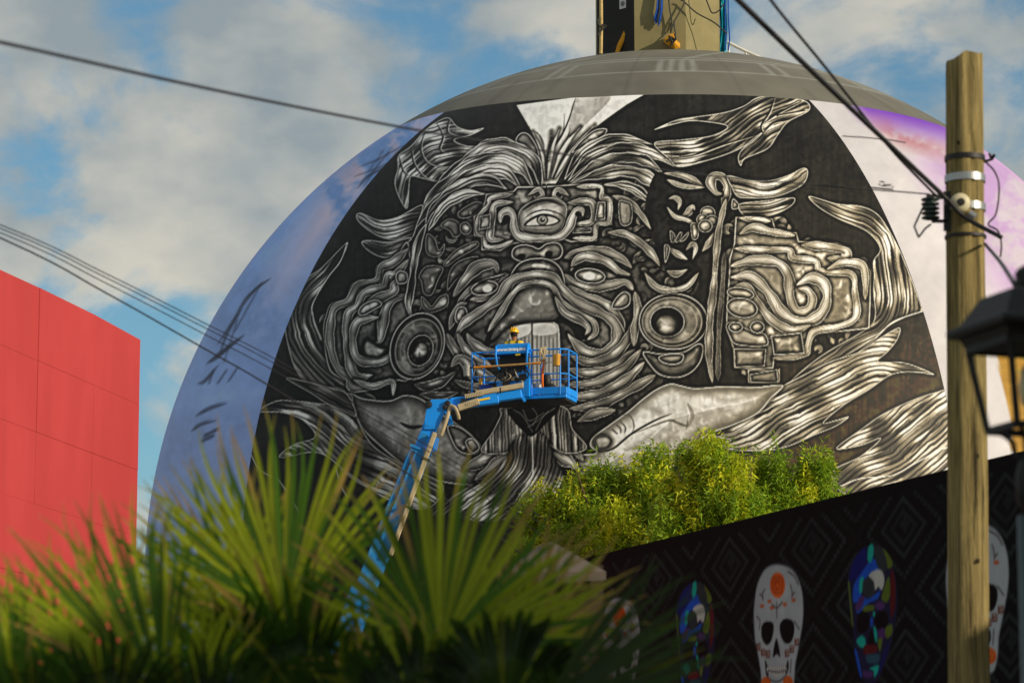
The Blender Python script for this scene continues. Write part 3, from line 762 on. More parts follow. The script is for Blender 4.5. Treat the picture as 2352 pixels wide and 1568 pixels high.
    for q, w_, h_ in (([(1090, 840), (1180, 850), (1290, 860)], 36, .8), ([(1095, 940), (1180, 900), (1290, 925), (1440, 950)], 50, .85), ([(1060, 1030), (1220, 1040), (1400, 1040), (1430, 1090), (1570, 1110), (1600, 1170), (1790, 1190), (1815, 1300), (1820, 1460), (1700, 1520), (1560, 1550), (1520, 1640), (1500, 1690), (1300, 1715)], 40, .9),
                      ([(1480, 1010), (1640, 1020), (1760, 1050), (1740, 1100), (1640, 1090)], 54, .82), ([(1640, 1160), (1740, 1120), (1850, 1130), (1880, 1200), (1880, 1350)], 46, .88),
                      ([(1040, 1140), (1180, 1105), (1330, 1120), (1400, 1200), (1410, 1330), (1450, 1420), (1520, 1420), (1550, 1350), (1520, 1290), (1460, 1280)], 60, .85),
                      ([(1040, 1210), (1170, 1210), (1270, 1300), (1360, 1430), (1480, 1490), (1590, 1450), (1640, 1350), (1620, 1250), (1540, 1215), (1450, 1260)], 66, .9),
                      ([(1040, 1290), (1130, 1270), (1210, 1370), (1300, 1480), (1420, 1540), (1540, 1510)], 50, .8)):
        cv.ribbon(B(*q), w_ * K, lo=.14, hi=h_, lw=1.6, spots=.6)
    for q, h_ in ((cv.ell(D((1100, 135))[0], 85 * K, 38 * K, 8), .75), (cv.ell(D((1110, 225))[0], 98 * K, 62 * K, 10), .8), (D((1010, 330), (1060, 310), (1130, 350), (1200, 380), (1255, 390), (1262, 460), (1080, 455), (1030, 400)), .8), (cv.ell(D((1205, 345))[0], 45 * K, 38 * K), .85), (cv.ell(D((1070, 345))[0], 44 * K, 32 * K), .85)):
        cv.inflate(q, lo=.1, hi=h_, band=11, lw=1.5)
    cv.inflate(D((1060, 480), (1260, 480), (1250, 590), (1065, 595)), hi=.7, band=12, curve=False, lw=1.2)
    cv.inflate(D((1290, 400), (1480, 380), (1500, 510), (1310, 520)), hi=.62, band=14, curve=False, lw=1.4)
    cv.inflate(D((1160, 640), (1330, 610), (1335, 690), (1165, 690)), hi=.55, band=8, curve=False, lw=1.2)
    # ---- lower right flames
    cv.hair(D((1370, 708), (1500, 640), (1660, 560), (1840, 500), (1960, 420), (2092, 348), (2082, 420), (2020, 500), (1960, 560), (2100, 564), (2200, 590), (2312, 642), (2200, 628), (2050, 640), (1900, 738), (1750, 830), (1620, 940), (1700, 925), (1778, 904), (1700, 962), (1560, 1020), (1420, 1082), (1300, 1112), (1100, 1116), (920, 1080), (1040, 1050), (900, 1015), (1060, 950), (1200, 885), (1195, 860), (1290, 770)),
            D((950, 1060), (1150, 1000), (1350, 880), (1550, 780), (1750, 690), (1950, 610), (2280, 630)), px=11, lo=.16, hi=.82, cell=55)
    cv.stroke(D((1210, 885), (1290, 800), (1370, 710)), 2, .92); cv.stroke(D((1210, 885), (1280, 850), (1400, 770)), 2, .8)
    cv.hair(D((1698, 1102), (1850, 985), (2000, 882), (2200, 790), (2352, 742), (2460, 700), (2600, 660), (2600, 1180), (2352, 1300), (2000, 1370), (1760, 1390), (1672, 1250), (1850, 1150), (1975, 1040), (1850, 1085)),
            D((1700, 1330), (1850, 1220), (2050, 1130), (2200, 1010), (2352, 880), (2500, 760)), px=12, lo=.16, hi=.86, cell=60)
    cv.stroke(D((1720, 1340), (1850, 1290), (2050, 1270), (2200, 1190), (2352, 1110), (2500, 1060)), 2.2, .93)
    cv.stroke(D((2170, 1130), (2250, 1040), (2340, 940)), 7, .17, .8, taper=True)
    # ---- right hand
    cv.inflate(D((395, 872), (480, 800), (570, 735), (660, 698), (730, 710), (820, 726), (1000, 714), (1180, 720), (1365, 708), (1290, 790), (1205, 885), (1060, 955), (900, 1015), (820, 1080), (740, 1160), (600, 1260), (300, 1300), (80, 1240), (80, 1150), (200, 1130), (160, 1085), (180, 1030), (280, 955)), lo=.36, hi=.98, band=28, spots=.2, lw=2, tex=.14)
    cv.stroke(D((200, 1125), (300, 1105), (420, 1010), (560, 930), (670, 885)), 5, .16, .75, taper=True)
    cv.stroke(D((430, 1010), (640, 930), (700, 940), (760, 960), (770, 920)), 6, .3, .6, taper=True)
    cv.stroke(D((770, 820), (800, 900), (760, 980)), 9, .38, .5, taper=True)
    for q, w_, v_ in (([(480, 840), (560, 860), (640, 900)], 16, .5), ([(700, 1000), (620, 1080), (500, 1140)], 14, .42), ([(900, 760), (1000, 800), (1100, 790), (1250, 760)], 14, .5), ([(840, 980), (760, 1060), (690, 1150)], 12, .4), ([(560, 1000), (480, 1060), (380, 1110)], 8, .34)):
        cv.stroke(D(*q), w_ * .8, v_, .5, taper=True, soft=7)
    cv.inflate(D((185, 1060), (205, 1025), (270, 1020), (300, 1060), (270, 1105), (210, 1110)), lo=.2, hi=.88, band=9, lw=2, line=.3)
    for q in ([(320, 950), (350, 980), (350, 1010)], [(345, 930), (380, 970), (375, 1010)], [(300, 985), (330, 1010)]):
        cv.stroke(D(*q), 3.5, .2, .7, taper=True)
    cv.stroke(D((340, 890), (410, 900), (435, 960), (420, 1010)), 3, .3, .7, taper=True)
    # ---- left hand
    cv.inflate(C((620, 760), (700, 790), (860, 805), (960, 770), (1060, 790), (1150, 860), (1260, 930), (1370, 1010), (1440, 1110), (1400, 1180), (1500, 1260), (1400, 1330), (1150, 1300), (950, 1200), (800, 1080), (700, 980), (655, 880)), lo=.2, hi=.66, band=30, spots=.12, lw=2, line=.72, tex=.2)
    cv.stroke(C((930, 940), (1000, 970), (1090, 960)), 9, .1, .75, taper=True)
    cv.inflate(C((1230, 960), (1310, 970), (1400, 1040), (1440, 1100), (1390, 1140), (1300, 1120), (1250, 1040)), hi=.5, band=12)
    cv.inflate(C((1340, 1060), (1390, 1040), (1430, 1100), (1380, 1130)), hi=.7, band=8)
    for q, w_ in (([(1330, 1230), (1450, 1180), (1560, 1110), (1660, 1060)], 90), ([(1400, 1300), (1500, 1230), (1600, 1160), (1670, 1110)], 80), ([(1850, 1050), (1940, 1060), (2010, 1100), (2080, 1180)], 90), ([(1880, 1130), (1980, 1180), (2060, 1240)], 80)):
        cv.ribbon(C(*q), [w_ * K, w_ * K, w_ * K * .6], hi=.66, lw=1.5)
    # ---- falling water / hair under the platform
    cv.hair(C((1590, 840), (1560, 900), (1510, 1000), (1440, 1120), (1600, 1130), (1740, 1010), (1760, 1000), (1790, 1010), (1950, 1130), (2100, 1100), (2010, 980), (1950, 840)), C((1750, 830), (1755, 1000), (1760, 1200)), px=8, lo=.12, hi=.6, lw=1.4, line=.75)
    cv.hair(C((1640, 1050), (1580, 1180), (1450, 1290), (1250, 1400), (1050, 1500), (1500, 1560), (1740, 1500), (1980, 1500), (1960, 1300), (1900, 1150), (1850, 1040), (1760, 1000)), C((1680, 1040), (1660, 1200), (1550, 1350), (1380, 1480)), px=9, lo=.14, hi=.72, lw=0)
    cv.stroke(C((1760, 1000), (1762, 1260)), 2.2, .9)
    cv.fill(C((1620, 850), (1900, 815), (1925, 860), (1850, 940), (1765, 1025), (1720, 1010), (1640, 930)), .06)
    for q in ([(1640, 860), (1700, 900), (1760, 1000)], [(1900, 850), (1830, 900), (1780, 990)], [(1700, 860), (1740, 930), (1830, 880)], [(1730, 970), (1790, 930), (1860, 870)], [(1760, 850), (1790, 900), (1760, 960)]):
        cv.stroke(C(*q), 1.8, .32, .8)
    # ---- lower left waves
    cv.hair(C((48, 872), (120, 820), (200, 800), (330, 810), (490, 822), (620, 760), (660, 900), (760, 1080), (960, 1210), (1200, 1330), (1100, 1480), (850, 1420), (600, 1250), (420, 1130), (180, 1160), (260, 1080), (400, 1030), (330, 930), (200, 880)), C((60, 860), (300, 870), (480, 960), (620, 1080), (820, 1200), (1100, 1330)), px=12, lo=.1, hi=.55, line=.72, cell=60)
    cv.hair(C((220, 665), (330, 680), (480, 720), (600, 760), (660, 900), (560, 860), (470, 820), (380, 760)), C((230, 670), (420, 760), (640, 870)), px=10, hi=.5, line=.7)
    for q in ([(530, 1215), (560, 1330), (600, 1400)], [(0, 1140), (50, 1230), (130, 1280)], [(780, 1350), (830, 1250), (930, 1230), (1010, 1300)], [(560, 1230), (700, 1330), (900, 1410)], [(160, 1280), (230, 1380), (300, 1500)]):
        cv.stroke(C(*q), 2, .7, .8)
    # ---- warm sunlight painted into the grey, stronger towards the right
    m = cv.c.mean(-1, keepdims=True)
    warm = 1 - np.abs(m - 0.42) / 0.5
    warm = np.clip(warm, 0, 1)
    right = np.clip((X - 1000) / 900, 0.15, 1)[..., None]
    cv.c *= 1 + warm * right * np.array([0.09, 0.0, -0.19], np.float32)
    cv.clarity(6, .95)
    cv.c = np.clip(cv.c, 0.02, 1) ** np.where(cv.c > .2, .86, 1.0)
    # soft streaky wear
    cv.c *= (0.92 + 0.12 * cv.n8 + .06 * cv.noise(4, 16))[..., None]
    # hairline joints of the concrete shell showing through the paint
    for q in ([(1522, 216), (1538, 300), (1545, 420)], [(1700, 420), (1900, 437), (2010, 445)], [(760, 560), (900, 575)], [(1900, 250), (1925, 330), (1990, 470)]):
        cv.stroke(q, 1.6, .05, .55, taper=True)
    return cv

def paint_sides(cv):
    """left (blue sky study) and right (white with violet) panels share the canvas, outside the mural's edges"""
    yy, xx = np.mgrid[0:cv.H, 0:cv.W].astype(np.float32)
    X = xx + cv.x0; Y = yy + cv.y0
    s = Canvas(300, 90, 2420, 1680, (0.8, 0.8, 0.8), 11)
    n = s.n8 * .2 + s.n30 * .35 + s.n90 * .45
    # left
    t = np.clip((Y - 300) / 800, 0, 1)[..., None]
    left = np.array([0.52, 0.70, 0.98]) * (1 - t) + np.array([0.64, 0.74, 0.99]) * t
    left = left * (0.86 + 0.28 * n[..., None])
    # lilac cloud band along the mural's edge, high up
    edge = 985 - (Y - 285) * 1.02 + (Y - 285) ** 2 * 0.00062
    cl = np.clip(1 - np.abs(X - edge + 45) / 85, 0, 1) * np.clip((820 - Y) / 350, 0, 1) * np.clip((n - 0.30) / 0.14, 0, 1)
    up = np.clip((430 - Y) / 120, 0, 1) * np.clip((n - 0.40) / 0.16, 0, 1)
    cl = np.clip(np.maximum(cl, up * .8), 0, 1)[..., None]
    left = left * (1 - cl) + np.array([0.92, 0.86, 0.96]) * cl
    pk = (np.clip((s.n30 - .62) / .2, 0, 1) * np.clip((560 - Y) / 200, 0, 1))[..., None] * .5
    left = left * (1 - pk) + np.array([0.84, 0.68, 0.74]) * pk
    # right
    right = np.array([0.80, 0.79, 0.81]) * (0.93 + 0.14 * n[..., None])
    bd = 1945 + (Y - 240) * 0.62                                  # violet begins right of this line
    q = X - bd
    low = np.clip(1 - np.abs(q - 180 - (Y - 240) * .5) / 200, 0, 1)
    vio = np.clip((q - 30) / 120, 0, 1) * np.clip((n - 0.22) / 0.3, .25, 1) * np.clip((Y - 320) / 60, 0.25, 1) * np.clip((900 - Y) / 250, 0, 1)
    right = right * (1 - .62 * vio[..., None]) + np.array([0.66, 0.46, 0.78]) * .62 * vio[..., None]
    up = np.clip((q + 12) / 50, 0, 1) * np.clip(1 - (Y - 235 - (X - 1960) * .24) / 58, 0, 1)
    right = right * (1 - up[..., None]) + np.array([0.44, 0.20, 0.72]) * up[..., None]
    rd = np.clip((q - 10) / 60, 0, 1) * np.clip(1 - np.abs(Y - 290 - (X - 2000) * .35 + 18 * (n - .5)) / 34, 0, 1) * np.clip((2230 - X) / 120, 0, 1) * np.clip((n - .2) / .25, 0, 1)
    right = right * (1 - .6 * rd[..., None]) + np.array([0.62, 0.28, 0.34]) * .6 * rd[..., None]
    s.c[:] = np.where((X < 1300)[..., None], left, right)
    # sketches on the blue panel
    for pts, w in (([(620, 640), (570, 680), (540, 730), (500, 790)], 5), ([(618, 642), (590, 660), (560, 700)], 3), ([(555, 710), (520, 770), (505, 815)], 4), ([(560, 770), (520, 800), (480, 830)], 7), ([(535, 790), (500, 820), (475, 835)], 5), ([(500, 840), (470, 875), (455, 880)], 6), ([(490, 850), (480, 880)], 3), ([(520, 850), (500, 880)], 3), ([(545, 845), (525, 875)], 3),
                   ([(520, 925), (480, 938), (450, 955)], 7), ([(495, 965), (460, 975), (440, 990)], 6), ([(500, 985), (470, 1000)], 6), ([(490, 1000), (465, 1012)], 6), ([(600, 650), (540, 760)], 2), ([(545, 735), (515, 830)], 2),
                   ([(925, 335), (870, 365), (828, 383)], 2), ([(925, 357), (870, 385), (815, 405)], 2), ([(900, 340), (860, 390), (835, 430)], 2.4), ([(915, 345), (880, 395), (850, 440)], 2.4), ([(880, 345), (865, 372)], 2), ([(895, 380), (845, 405), (822, 432)], 4), ([(905, 395), (860, 415)], 3), ([(860, 372), (850, 390)], 2)):
        s.stroke(pts, w * 1.2, (0.12, 0.14, 0.2), .7, taper=True, soft=2.2)
    # marks on the white panel
    s.stroke([(1935, 313), (1985, 316), (2045, 322), (2080, 328)], 2.2, (0.15, 0.12, 0.14), .9)
    s.stroke([(1998, 430), (2025, 433), (2051, 437)], 2.6, (0.1, 0.08, 0.08), 1)
    s.stroke([(2032, 420), (2024, 417), (2021, 423), (2027, 427), (2033, 421), (2032, 432), (2031, 439)], 2.2, (0.1, 0.08, 0.08), 1)
    s.stroke([(2037, 430), (2038, 424), (2041, 424), (2041, 430), (2044, 424), (2047, 425), (2047, 431)], 1.6, (0.1, 0.08, 0.08), 1)
    s.stroke([(2050, 430), (2051, 431)], 1.8, (0.1, 0.08, 0.08), 1)
    # the golden, green-shaded painting beginning at the lower right
    s.fill([(2292, 800), (2298, 860), (2310, 920), (2322, 970), (2330, 1040), (2420, 1040), (2420, 760), (2330, 780)], (0.66, 0.50, 0.14), tex=.2)
    s.fill([(2330, 790), (2352, 800), (2380, 860), (2400, 800), (2360, 770)], (0.35, 0.52, 0.16), alpha=.9, tex=.2)
    for pts in ([(2325, 830), (2340, 815), (2360, 830)], [(2330, 800), (2345, 790), (2352, 800)], [(2330, 860), (2335, 850), (2352, 860)]):
        s.stroke(pts, 2.5, (0.25, 0.45, 0.22), .8)
    return s
# ------------------------------------------------------------------ ground
m_ground = mat('dry ground', srgb(120, 112, 96), 0.95, 0.25, 0.4, 0.3, 8.0, colr2=srgb(150, 138, 118))
g = MB().add([(-900, -300, 0), (900, -300, 0), (900, 1500, 0), (-900, 1500, 0)], [(0, 1, 2, 3)]).build('ground', m_ground)
tag(g, kind='structure')
m_far = mat('far hills', srgb(70, 84, 84), 1.0, 0.2, 0.01)

# ------------------------------------------------------------------ painted dome
DC = np.array([4.63738828, 95.0, 9.13343049 + CAMZ])
DR = 15.2518
dome = empty('painted_dome', (DC[0], DC[1], 0))
tag(dome, 'huge spherical dome painted with a grey stone mask mural, octagonal tower on top', 'dome')

def sph(az, la, r=DR):
    az = np.radians(az); la = np.radians(la)
    return np.stack([r * np.cos(la) * np.sin(az), -r * np.cos(la) * np.cos(az), r * np.sin(la) + DC[2]], -1)   # in the dome Empty's frame

m_paint = mat('mural paint on concrete', (1, 1, 1), 0.62, 0.10, 1.2, 0.10, 9.0, spec=0.25, attr='paint')

def az_left(la): return -49.9 + (la - 4) * 0.06
def az_right(la): return 25.4 - (la - 8) * 0.085
LAT_TOP, LAT_BOT = 52.4, -17.0

def curve_top(az): return LAT_TOP + np.clip(-az - 15, 0, 60) * 0.055

mural_cv = paint_mural(); mural_cv.blur()
side_cv = paint_sides(mural_cv); side_cv.blur()

def panel(name, azf0, azf1, nx, ny, cv, bot=LAT_BOT, rad=DR, gen=None):
    u = np.linspace(0, 1, nx)[None, :]; v = np.linspace(0, 1, ny)[:, None]
    la = bot + (LAT_TOP - bot) * v
    az = azf0(la) * (1 - u) + azf1(la) * u
    la = la + (curve_top(az) - LAT_TOP) * np.clip((la - 30) / (LAT_TOP - 30), 0, 1)
    P = sph(az, la + 0 * az, rad)
    W = P + np.array([DC[0], DC[1], 0])
    px, py = proj(W.reshape(-1, 3))
    c = cv.sample(px.reshape(P.shape[:2]), py.reshape(P.shape[:2]))
    nrm = (W - DC) / rad; vis = np.einsum('ijk,ijk->ij', CAM - W, nrm)
    if gen is not None:
        k = np.clip(vis / 12.0, 0, 1)[..., None]
        c = c * k + np.array(gen) * (1 - k)
    return grid_mesh(name, P, m_paint, lin(c), dome)

panel('mural_panel', az_left, az_right, 1010, 700, mural_cv)
panel('blue_panel', lambda la: -119 + 0 * la, lambda la: az_left(la) - 0.02, 150, 300, side_cv, gen=(0.6, 0.68, 0.92))
panel('white_panel', lambda la: az_right(la) + 0.02, lambda la: 96 + 0 * la, 200, 330, side_cv, gen=(0.8, 0.62, 0.84))

# plain back and foot of the dome
u = np.linspace(96, 241, 40)[None, :]; v = np.linspace(LAT_BOT, LAT_TOP, 30)[:, None]
back = sph(u + 0 * v, v + 0 * u)
grid_mesh('back_panel', back, m_paint, np.broadcast_to(lin(np.array([0.6, 0.6, 0.62])), back.shape), dome)
u = np.linspace(0, 360, 97)[None, :]; v = np.linspace(-44.7, LAT_BOT, 24)[:, None]
foot = sph(u + 0 * v, v + 0 * u)
grid_mesh('dome_foot', foot, m_paint, np.broadcast_to(lin(np.array([0.42, 0.41, 0.38])), foot.shape), dome)

# cap: bare grey concrete with chalky setting-out lines
CAPC = Canvas(0, 0, 1440, 400, (0.45, 0.44, 0.40), 5)     # x = azimuth * 4 + 720, y = (90 - lat) * 10
CAPC.c *= (0.86 + 0.28 * (CAPC.n30 * .5 + CAPC.n90 * .5))[..., None]
cx = lambda a: a * 4 + 720
cy = lambda l: (90 - l) * 10
pale = (0.60, 0.61, 0.59)
CAPC.stroke([(0, cy(59.3)), (1440, cy(59.3))], 4, pale, .8, curve=False)
for la in (64.2, 65.3):
    CAPC.stroke([(0, cy(la)), (1440, cy(la))], 4.5, pale, .75, curve=False)
for a0 in range(-172, 180, 24):
    for da in ((0, 2.4, 4.8, 7.2) if (a0 // 24) % 2 else (0, 3.2)):
        CAPC.stroke([(cx(a0 + da), cy(64.2)), (cx(a0 + da - 0.6), cy(59.3))], 5, pale, .7, curve=False)
for a0 in (-34, 2, 40, 76, 112, 148, -70, -106, -142):
    CAPC.stroke([(cx(a0), cy(65)), (cx(a0 + 16), cy(72))], 6, pale, .7, curve=False)
for i in range(90):                                       # rain streaks and old seams
    a = CAPC.r.uniform(-170, 170); l0 = CAPC.r.uniform(53, 66); l1 = l0 - CAPC.r.uniform(2, 8)
    CAPC.stroke([(cx(a), cy(l0)), (cx(a + .3), cy(l1))], CAPC.r.uniform(2, 7), (0.34, 0.33, 0.30) if i % 3 else (0.5, 0.49, 0.45), CAPC.r.uniform(.15, .45), taper=True, soft=2)
for a in range(-170, 180, 20):
    CAPC.stroke([(cx(a), cy(86)), (cx(a), cy(51))], 1.2, (0.3, 0.29, 0.27), .3, curve=False)
CAPC.blur()
u = np.linspace(-180, 180, 541)[None, :]; v = np.linspace(0, 1, 130)[:, None]
bot = curve_top(np.where(np.abs(u) < 120, u, 120.0))
la = bot + (88.0 - bot) * v
capP = sph(u + 0 * v, la)
grid_mesh('cap', capP, m_paint, lin(CAPC.sample(cx(u + 0 * v), cy(la))), dome)

# octagonal tower on top
m_conc = mat('tower concrete', srgb(122, 114, 78), 0.85, 0.12, 0.8, 0.15, 6.0, colr2=srgb(144, 134, 94))
m_dark = mat('strap black and shade tone', srgb(26, 28, 26), 0.7, 0.2, 4.0)  # serves the bag straps and the tower's painted-in shade
tc = at(1511, 120, 95.0)
TR = 1.98
tz0 = DC[2] + 14.6
oct_ = [(TR * math.cos(R_(22.5 + 45 * k)), TR * math.sin(R_(22.5 + 45 * k))) for k in range(8)]
tx, ty = tc.x - DC[0], 0.3
mb = MB()
vs = [(tx + x, ty + y, z) for z in (tz0, tz0 + 14) for x, y in oct_]
mb.add(vs, [(k, (k + 1) % 8, (k + 1) % 8 + 8, k + 8) for k in range(8)] + [tuple(range(7, -1, -1)), tuple(range(8, 16))])
tower = mb.build('tower', m_conc, dome)
# ------------------------------------------------------------------ things hanging on the tower
def wire(name, pts, r, m, label, cat='cable', group=None, n=6, parent=None):
    c = spline([tuple(p) for p in pts], False) if len(pts) > 2 else np.array([tuple(p) for p in pts])
    o = MB().tube([Vector(p) for p in c], r, n).build(name, m, parent, smooth=True)
    if label: tag(o, label, cat, group)
    return o

m_rope = mat('weathered rope', srgb(60, 62, 58), 0.9, 0.3, 30)
m_ylw = mat('yellow webbing', srgb(215, 150, 20), 0.7, 0.2, 12, 0.2, 30)
m_blurope = mat('blue rope', srgb(20, 80, 170), 0.8, 0.35, 30)
m_cyan = mat('cyan tarpaulin', srgb(25, 170, 190), 0.5, 0.12, 3)
m_tan = mat('bamboo pole', srgb(190, 165, 105), 0.6, 0.2, 8)
m_white = mat('white painted steel', srgb(215, 215, 210), 0.45, 0.08, 8)
m_paper = mat('white paper', srgb(205, 208, 210), 0.8, 0.06, 8)
m_ink = mat('grey print', srgb(95, 98, 105), 0.8, 0.1, 8)
TY = 95.0 + 0.3 - TR * math.cos(R_(22.5))      # tower's front face
def tw(x, y, dy=0.0): return at(x, y, TY + dy)
# painted-in shade: a thin dark sheet on the shaded face of the tower
fa = R_(202.5); fb = R_(247.5)
# the facet facing left of the camera
def facet(k):
    x0, y0 = oct_[k]; x1, y1 = oct_[(k + 1) % 8]
    return (DC[0] + tx + x0, DC[1] + ty + y0), (DC[0] + tx + x1, DC[1] + ty + y1)
bag = empty('rescue_bag', tw(1561, 118, -0.1)); tag(bag, 'yellow lifting bag with black straps hanging low on the tower face', 'bag')
bp = bag.location
def rel(v, base): return Vector(v) - Vector(base)
q = [rel(tw(1537, 95, -0.25), bp), rel(tw(1545, 80, -0.3), bp), rel(tw(1552, 76, -0.3), bp)]
mb = MB()
sh = [(1523, 92), (1535, 80), (1549, 77), (1553, 92), (1562, 100), (1562, 110), (1552, 113), (1540, 108), (1528, 100)]
front = [rel(tw(x, y, -0.42), bp) for x, y in sh]; backp = [rel(tw(1543 + (x - 1543) * .8, 95 + (y - 95) * .8, -0.06), bp) for x, y in sh]
n_ = len(sh); ctr = sum(front, Vector()) / n_ + Vector((0, -0.12, 0))
mb.add(front + backp + [ctr], [(k, (k + 1) % n_, (k + 1) % n_ + n_, k + n_) for k in range(n_)] + [(k, (k + 1) % n_, 2 * n_) for k in range(n_)] + [tuple(range(n_, 2 * n_))])
mb.build('bag_body', m_ylw, bag)
for pp in ([(1530, 96), (1542, 88), (1553, 92)], [(1540, 106), (1552, 90), (1550, 78)], [(1537, 82), (1545, 100)]):
    MB().tube([rel(tw(x, y, -0.53), bp) for x, y in pp], 0.035, 6).build('strap', m_dark, bag)
MB().tube([rel(tw(1552, 78, -0.35), bp), rel(tw(1549, 64, -0.1), bp), rel(tw(1548, 48, -0.05), bp)], 0.02, 6).build('hanging_cord', m_rope, bag)

bun = empty('rope_bundle', tw(1515, 0, -0.1)); tag(bun, 'bundle of blue rope hanging high on the tower face', 'rope')
for i in range(22):
    a = random.uniform(-1, 1); d_ = -0.08 - 0.12 * random.random()
    e = 58 - 12 * abs(a) + random.uniform(-6, 4)
    MB().tube([rel(tw(1518 + a * 5, -40, d_), bun.location), rel(tw(1516 + a * 8, 20, d_ - .05), bun.location), rel(tw(1511 + a * 9, e, d_), bun.location)], 0.022, 5).build('strand', m_blurope if i % 4 else m_rope, bun)

lad = empty('safety_webbing', at(1432, 85, TY + 0.4)); tag(lad, 'orange yellow safety webbing slung from the dark side of the tower', 'strap')
lb = lad.location
MB().tube([rel(at(x, y, TY + .35), lb) for x, y in ((1444, 47), (1441, 60), (1434, 85), (1424, 104), (1417, 122))], [.05, .075, .085, .08, .06], 8).build('webbing', m_ylw, lad)
MB().tube([rel(at(x, y, TY + .35), lb) for x, y in ((1444, 46), (1442, 34), (1432, 0), (1426, -30))], .018, 6).build('hook_cord', m_rope, lad)
bar = MB().tube([at(1380, 124, TY + .25), at(1381, 60, TY + .25), at(1380, -60, TY + .25)], 0.055, 10).build('bamboo_pole', m_tan)
tag(bar, 'slim tan pole standing upright against the tower', 'pole')
k_ = MB().tube([at(x, y, TY + .15) for x, y in ((1376, 40), (1372, 52), (1378, 62), (1384, 58), (1392, 60), (1384, 66), (1376, 76), (1374, 82))], .04, 6).build('lashing', m_rope)
tag(k_, 'knotted lashing tied round the tan pole on the tower', 'lashing')
for pts, lb_ in (([(1405, 122), (1424, 96), (1436, 68), (1430, 30)], 'thin rope looping down the dark face of the tower'),
                 ([(1563, 0), (1572, 6), (1560, 30), (1548, 52), (1540, 76)], 'grey rope running from a knot down to the yellow bag'),
                 ([(1573, 6), (1600, 30), (1640, 52), (1670, 78)], 'grey rope slanting from the knot to the cyan tarpaulin'),
                 ([(1534, -30), (1538, 20), (1543, 50), (1540, 70)], 'dark rope hanging straight beside the blue rope bundle'),
                 ([(1615, -20), (1628, 15), (1636, 30), (1650, 26), (1662, 10)], 'dark cable sagging across the bright tower face'),
                 ([(1440, 120), (1436, 100), (1438, 80)], 'short loose rope hanging below the safety webbing')):
    d_ = -0.12 if pts[0][0] > 1450 else 0.4
    wire('rope', [at(x, y, TY + d_) for x, y in pts], 0.022, m_rope, lb_, 'rope')
ban = empty('cyan_tarpaulin', at(1662, 118, TY + 1.6)); tag(ban, 'narrow cyan tarpaulin strip hanging down the tower edge', 'tarpaulin')
V_ = []
for j in range(16):
    for i in range(5):
        p = at(1653 + i * 4.2 + 1.2 * math.sin(j * .8), -60 + j * 12.5, TY + 1.2 + 0.12 * math.sin(i * 2.1 + j * .3))
        V_.append(rel(p, ban.location))
MB().add(V_, [(j * 5 + i, j * 5 + i + 1, j * 5 + i + 6, j * 5 + i + 5) for j in range(15) for i in range(4)]).build('sheet', m_cyan, ban)
for x_ in (1665, 1672):
    MB().tube([rel(at(x_, -40, TY + 1.05), ban.location), rel(at(x_ + 1, 40, TY + 1.0), ban.location), rel(at(x_ + (2 if x_ < 1670 else 4), 90, TY + 1.0), ban.location), rel(at(x_ + 1, 116, TY + 1.0), ban.location)], .022, 6).build('lacing', m_blurope, ban)
rail = empty('roof_handrail', at(1700, 118, 96.5)); tag(rail, 'white steel handrail sloping down from the tower over the cap', 'handrail')
MB().tube([rel(at(x, y, 96.5), rail.location) for x, y in ((1671, 97), (1700, 112), (1740, 130), (1775, 146))], .05, 8).build('rail', m_white, rail)
for x_, y_ in ((1674, 99), (1713, 118), (1752, 136)):
    MB().tube([rel(at(x_, y_, 96.5), rail.location), rel(at(x_, y_ + 34, 96.5), rail.location)], .035, 8).build('post', m_white, rail)
# notice on the dark facet
(p0, p1) = facet(4)
# facet 4 runs from 202.5 to 247.5 degrees: the left front face
p0 = Vector((*p0, 0)); p1 = Vector((*p1, 0)); fn = (p1 - p0).normalized(); no = Vector((fn.y, -fn.x, 0))
if no.y > 0: no = -no
zc = at(1415, 25, p0.y).z
no_ = empty('notice', p0.lerp(p1, .70) + no * 0.012 + Vector((0, 0, zc))); tag(no_, 'square white notice with a round grey emblem on the dark tower face', 'notice')
sz = .11
MB().add([fn * a + Vector((0, 0, b)) for a, b in ((-sz * 1.2, -sz * 1.3), (sz * 1.2, -sz * 1.3), (sz * 1.2, sz * 1.3), (-sz * 1.2, sz * 1.3))], [(0, 1, 2, 3)]).build('sheet', m_paper, no_)
em = MB()
for k in range(20):
    a0 = 2 * math.pi * k / 20; a1 = 2 * math.pi * (k + 1) / 20
    for r0, r1 in ((.0, .05), (.062, .085)):
        em.add([fn * (r0 * math.cos(a0)) + Vector((0, 0, r0 * math.sin(a0))) + no * .004, fn * (r1 * math.cos(a0)) + Vector((0, 0, r1 * math.sin(a0))) + no * .004, fn * (r1 * math.cos(a1)) + Vector((0, 0, r1 * math.sin(a1))) + no * .004, fn * (r0 * math.cos(a1)) + Vector((0, 0, r0 * math.sin(a1))) + no * .004], [(0, 1, 2, 3)])
em.build('emblem', m_ink, no_)
# shade of that facet painted in as a dark sheet, 3 mm proud of the concrete
MB().add([p0 + no * .003 + Vector((-DC[0], -DC[1], z)) for z in (tz0,)] + [p1 + no * .003 + Vector((-DC[0], -DC[1], tz0)), p1 + no * .003 + Vector((-DC[0], -DC[1], tz0 + 13.9)), p0 + no * .003 + Vector((-DC[0], -DC[1], tz0 + 13.9))], [(0, 1, 2, 3)]).build('shade_sheet', m_dark, dome)

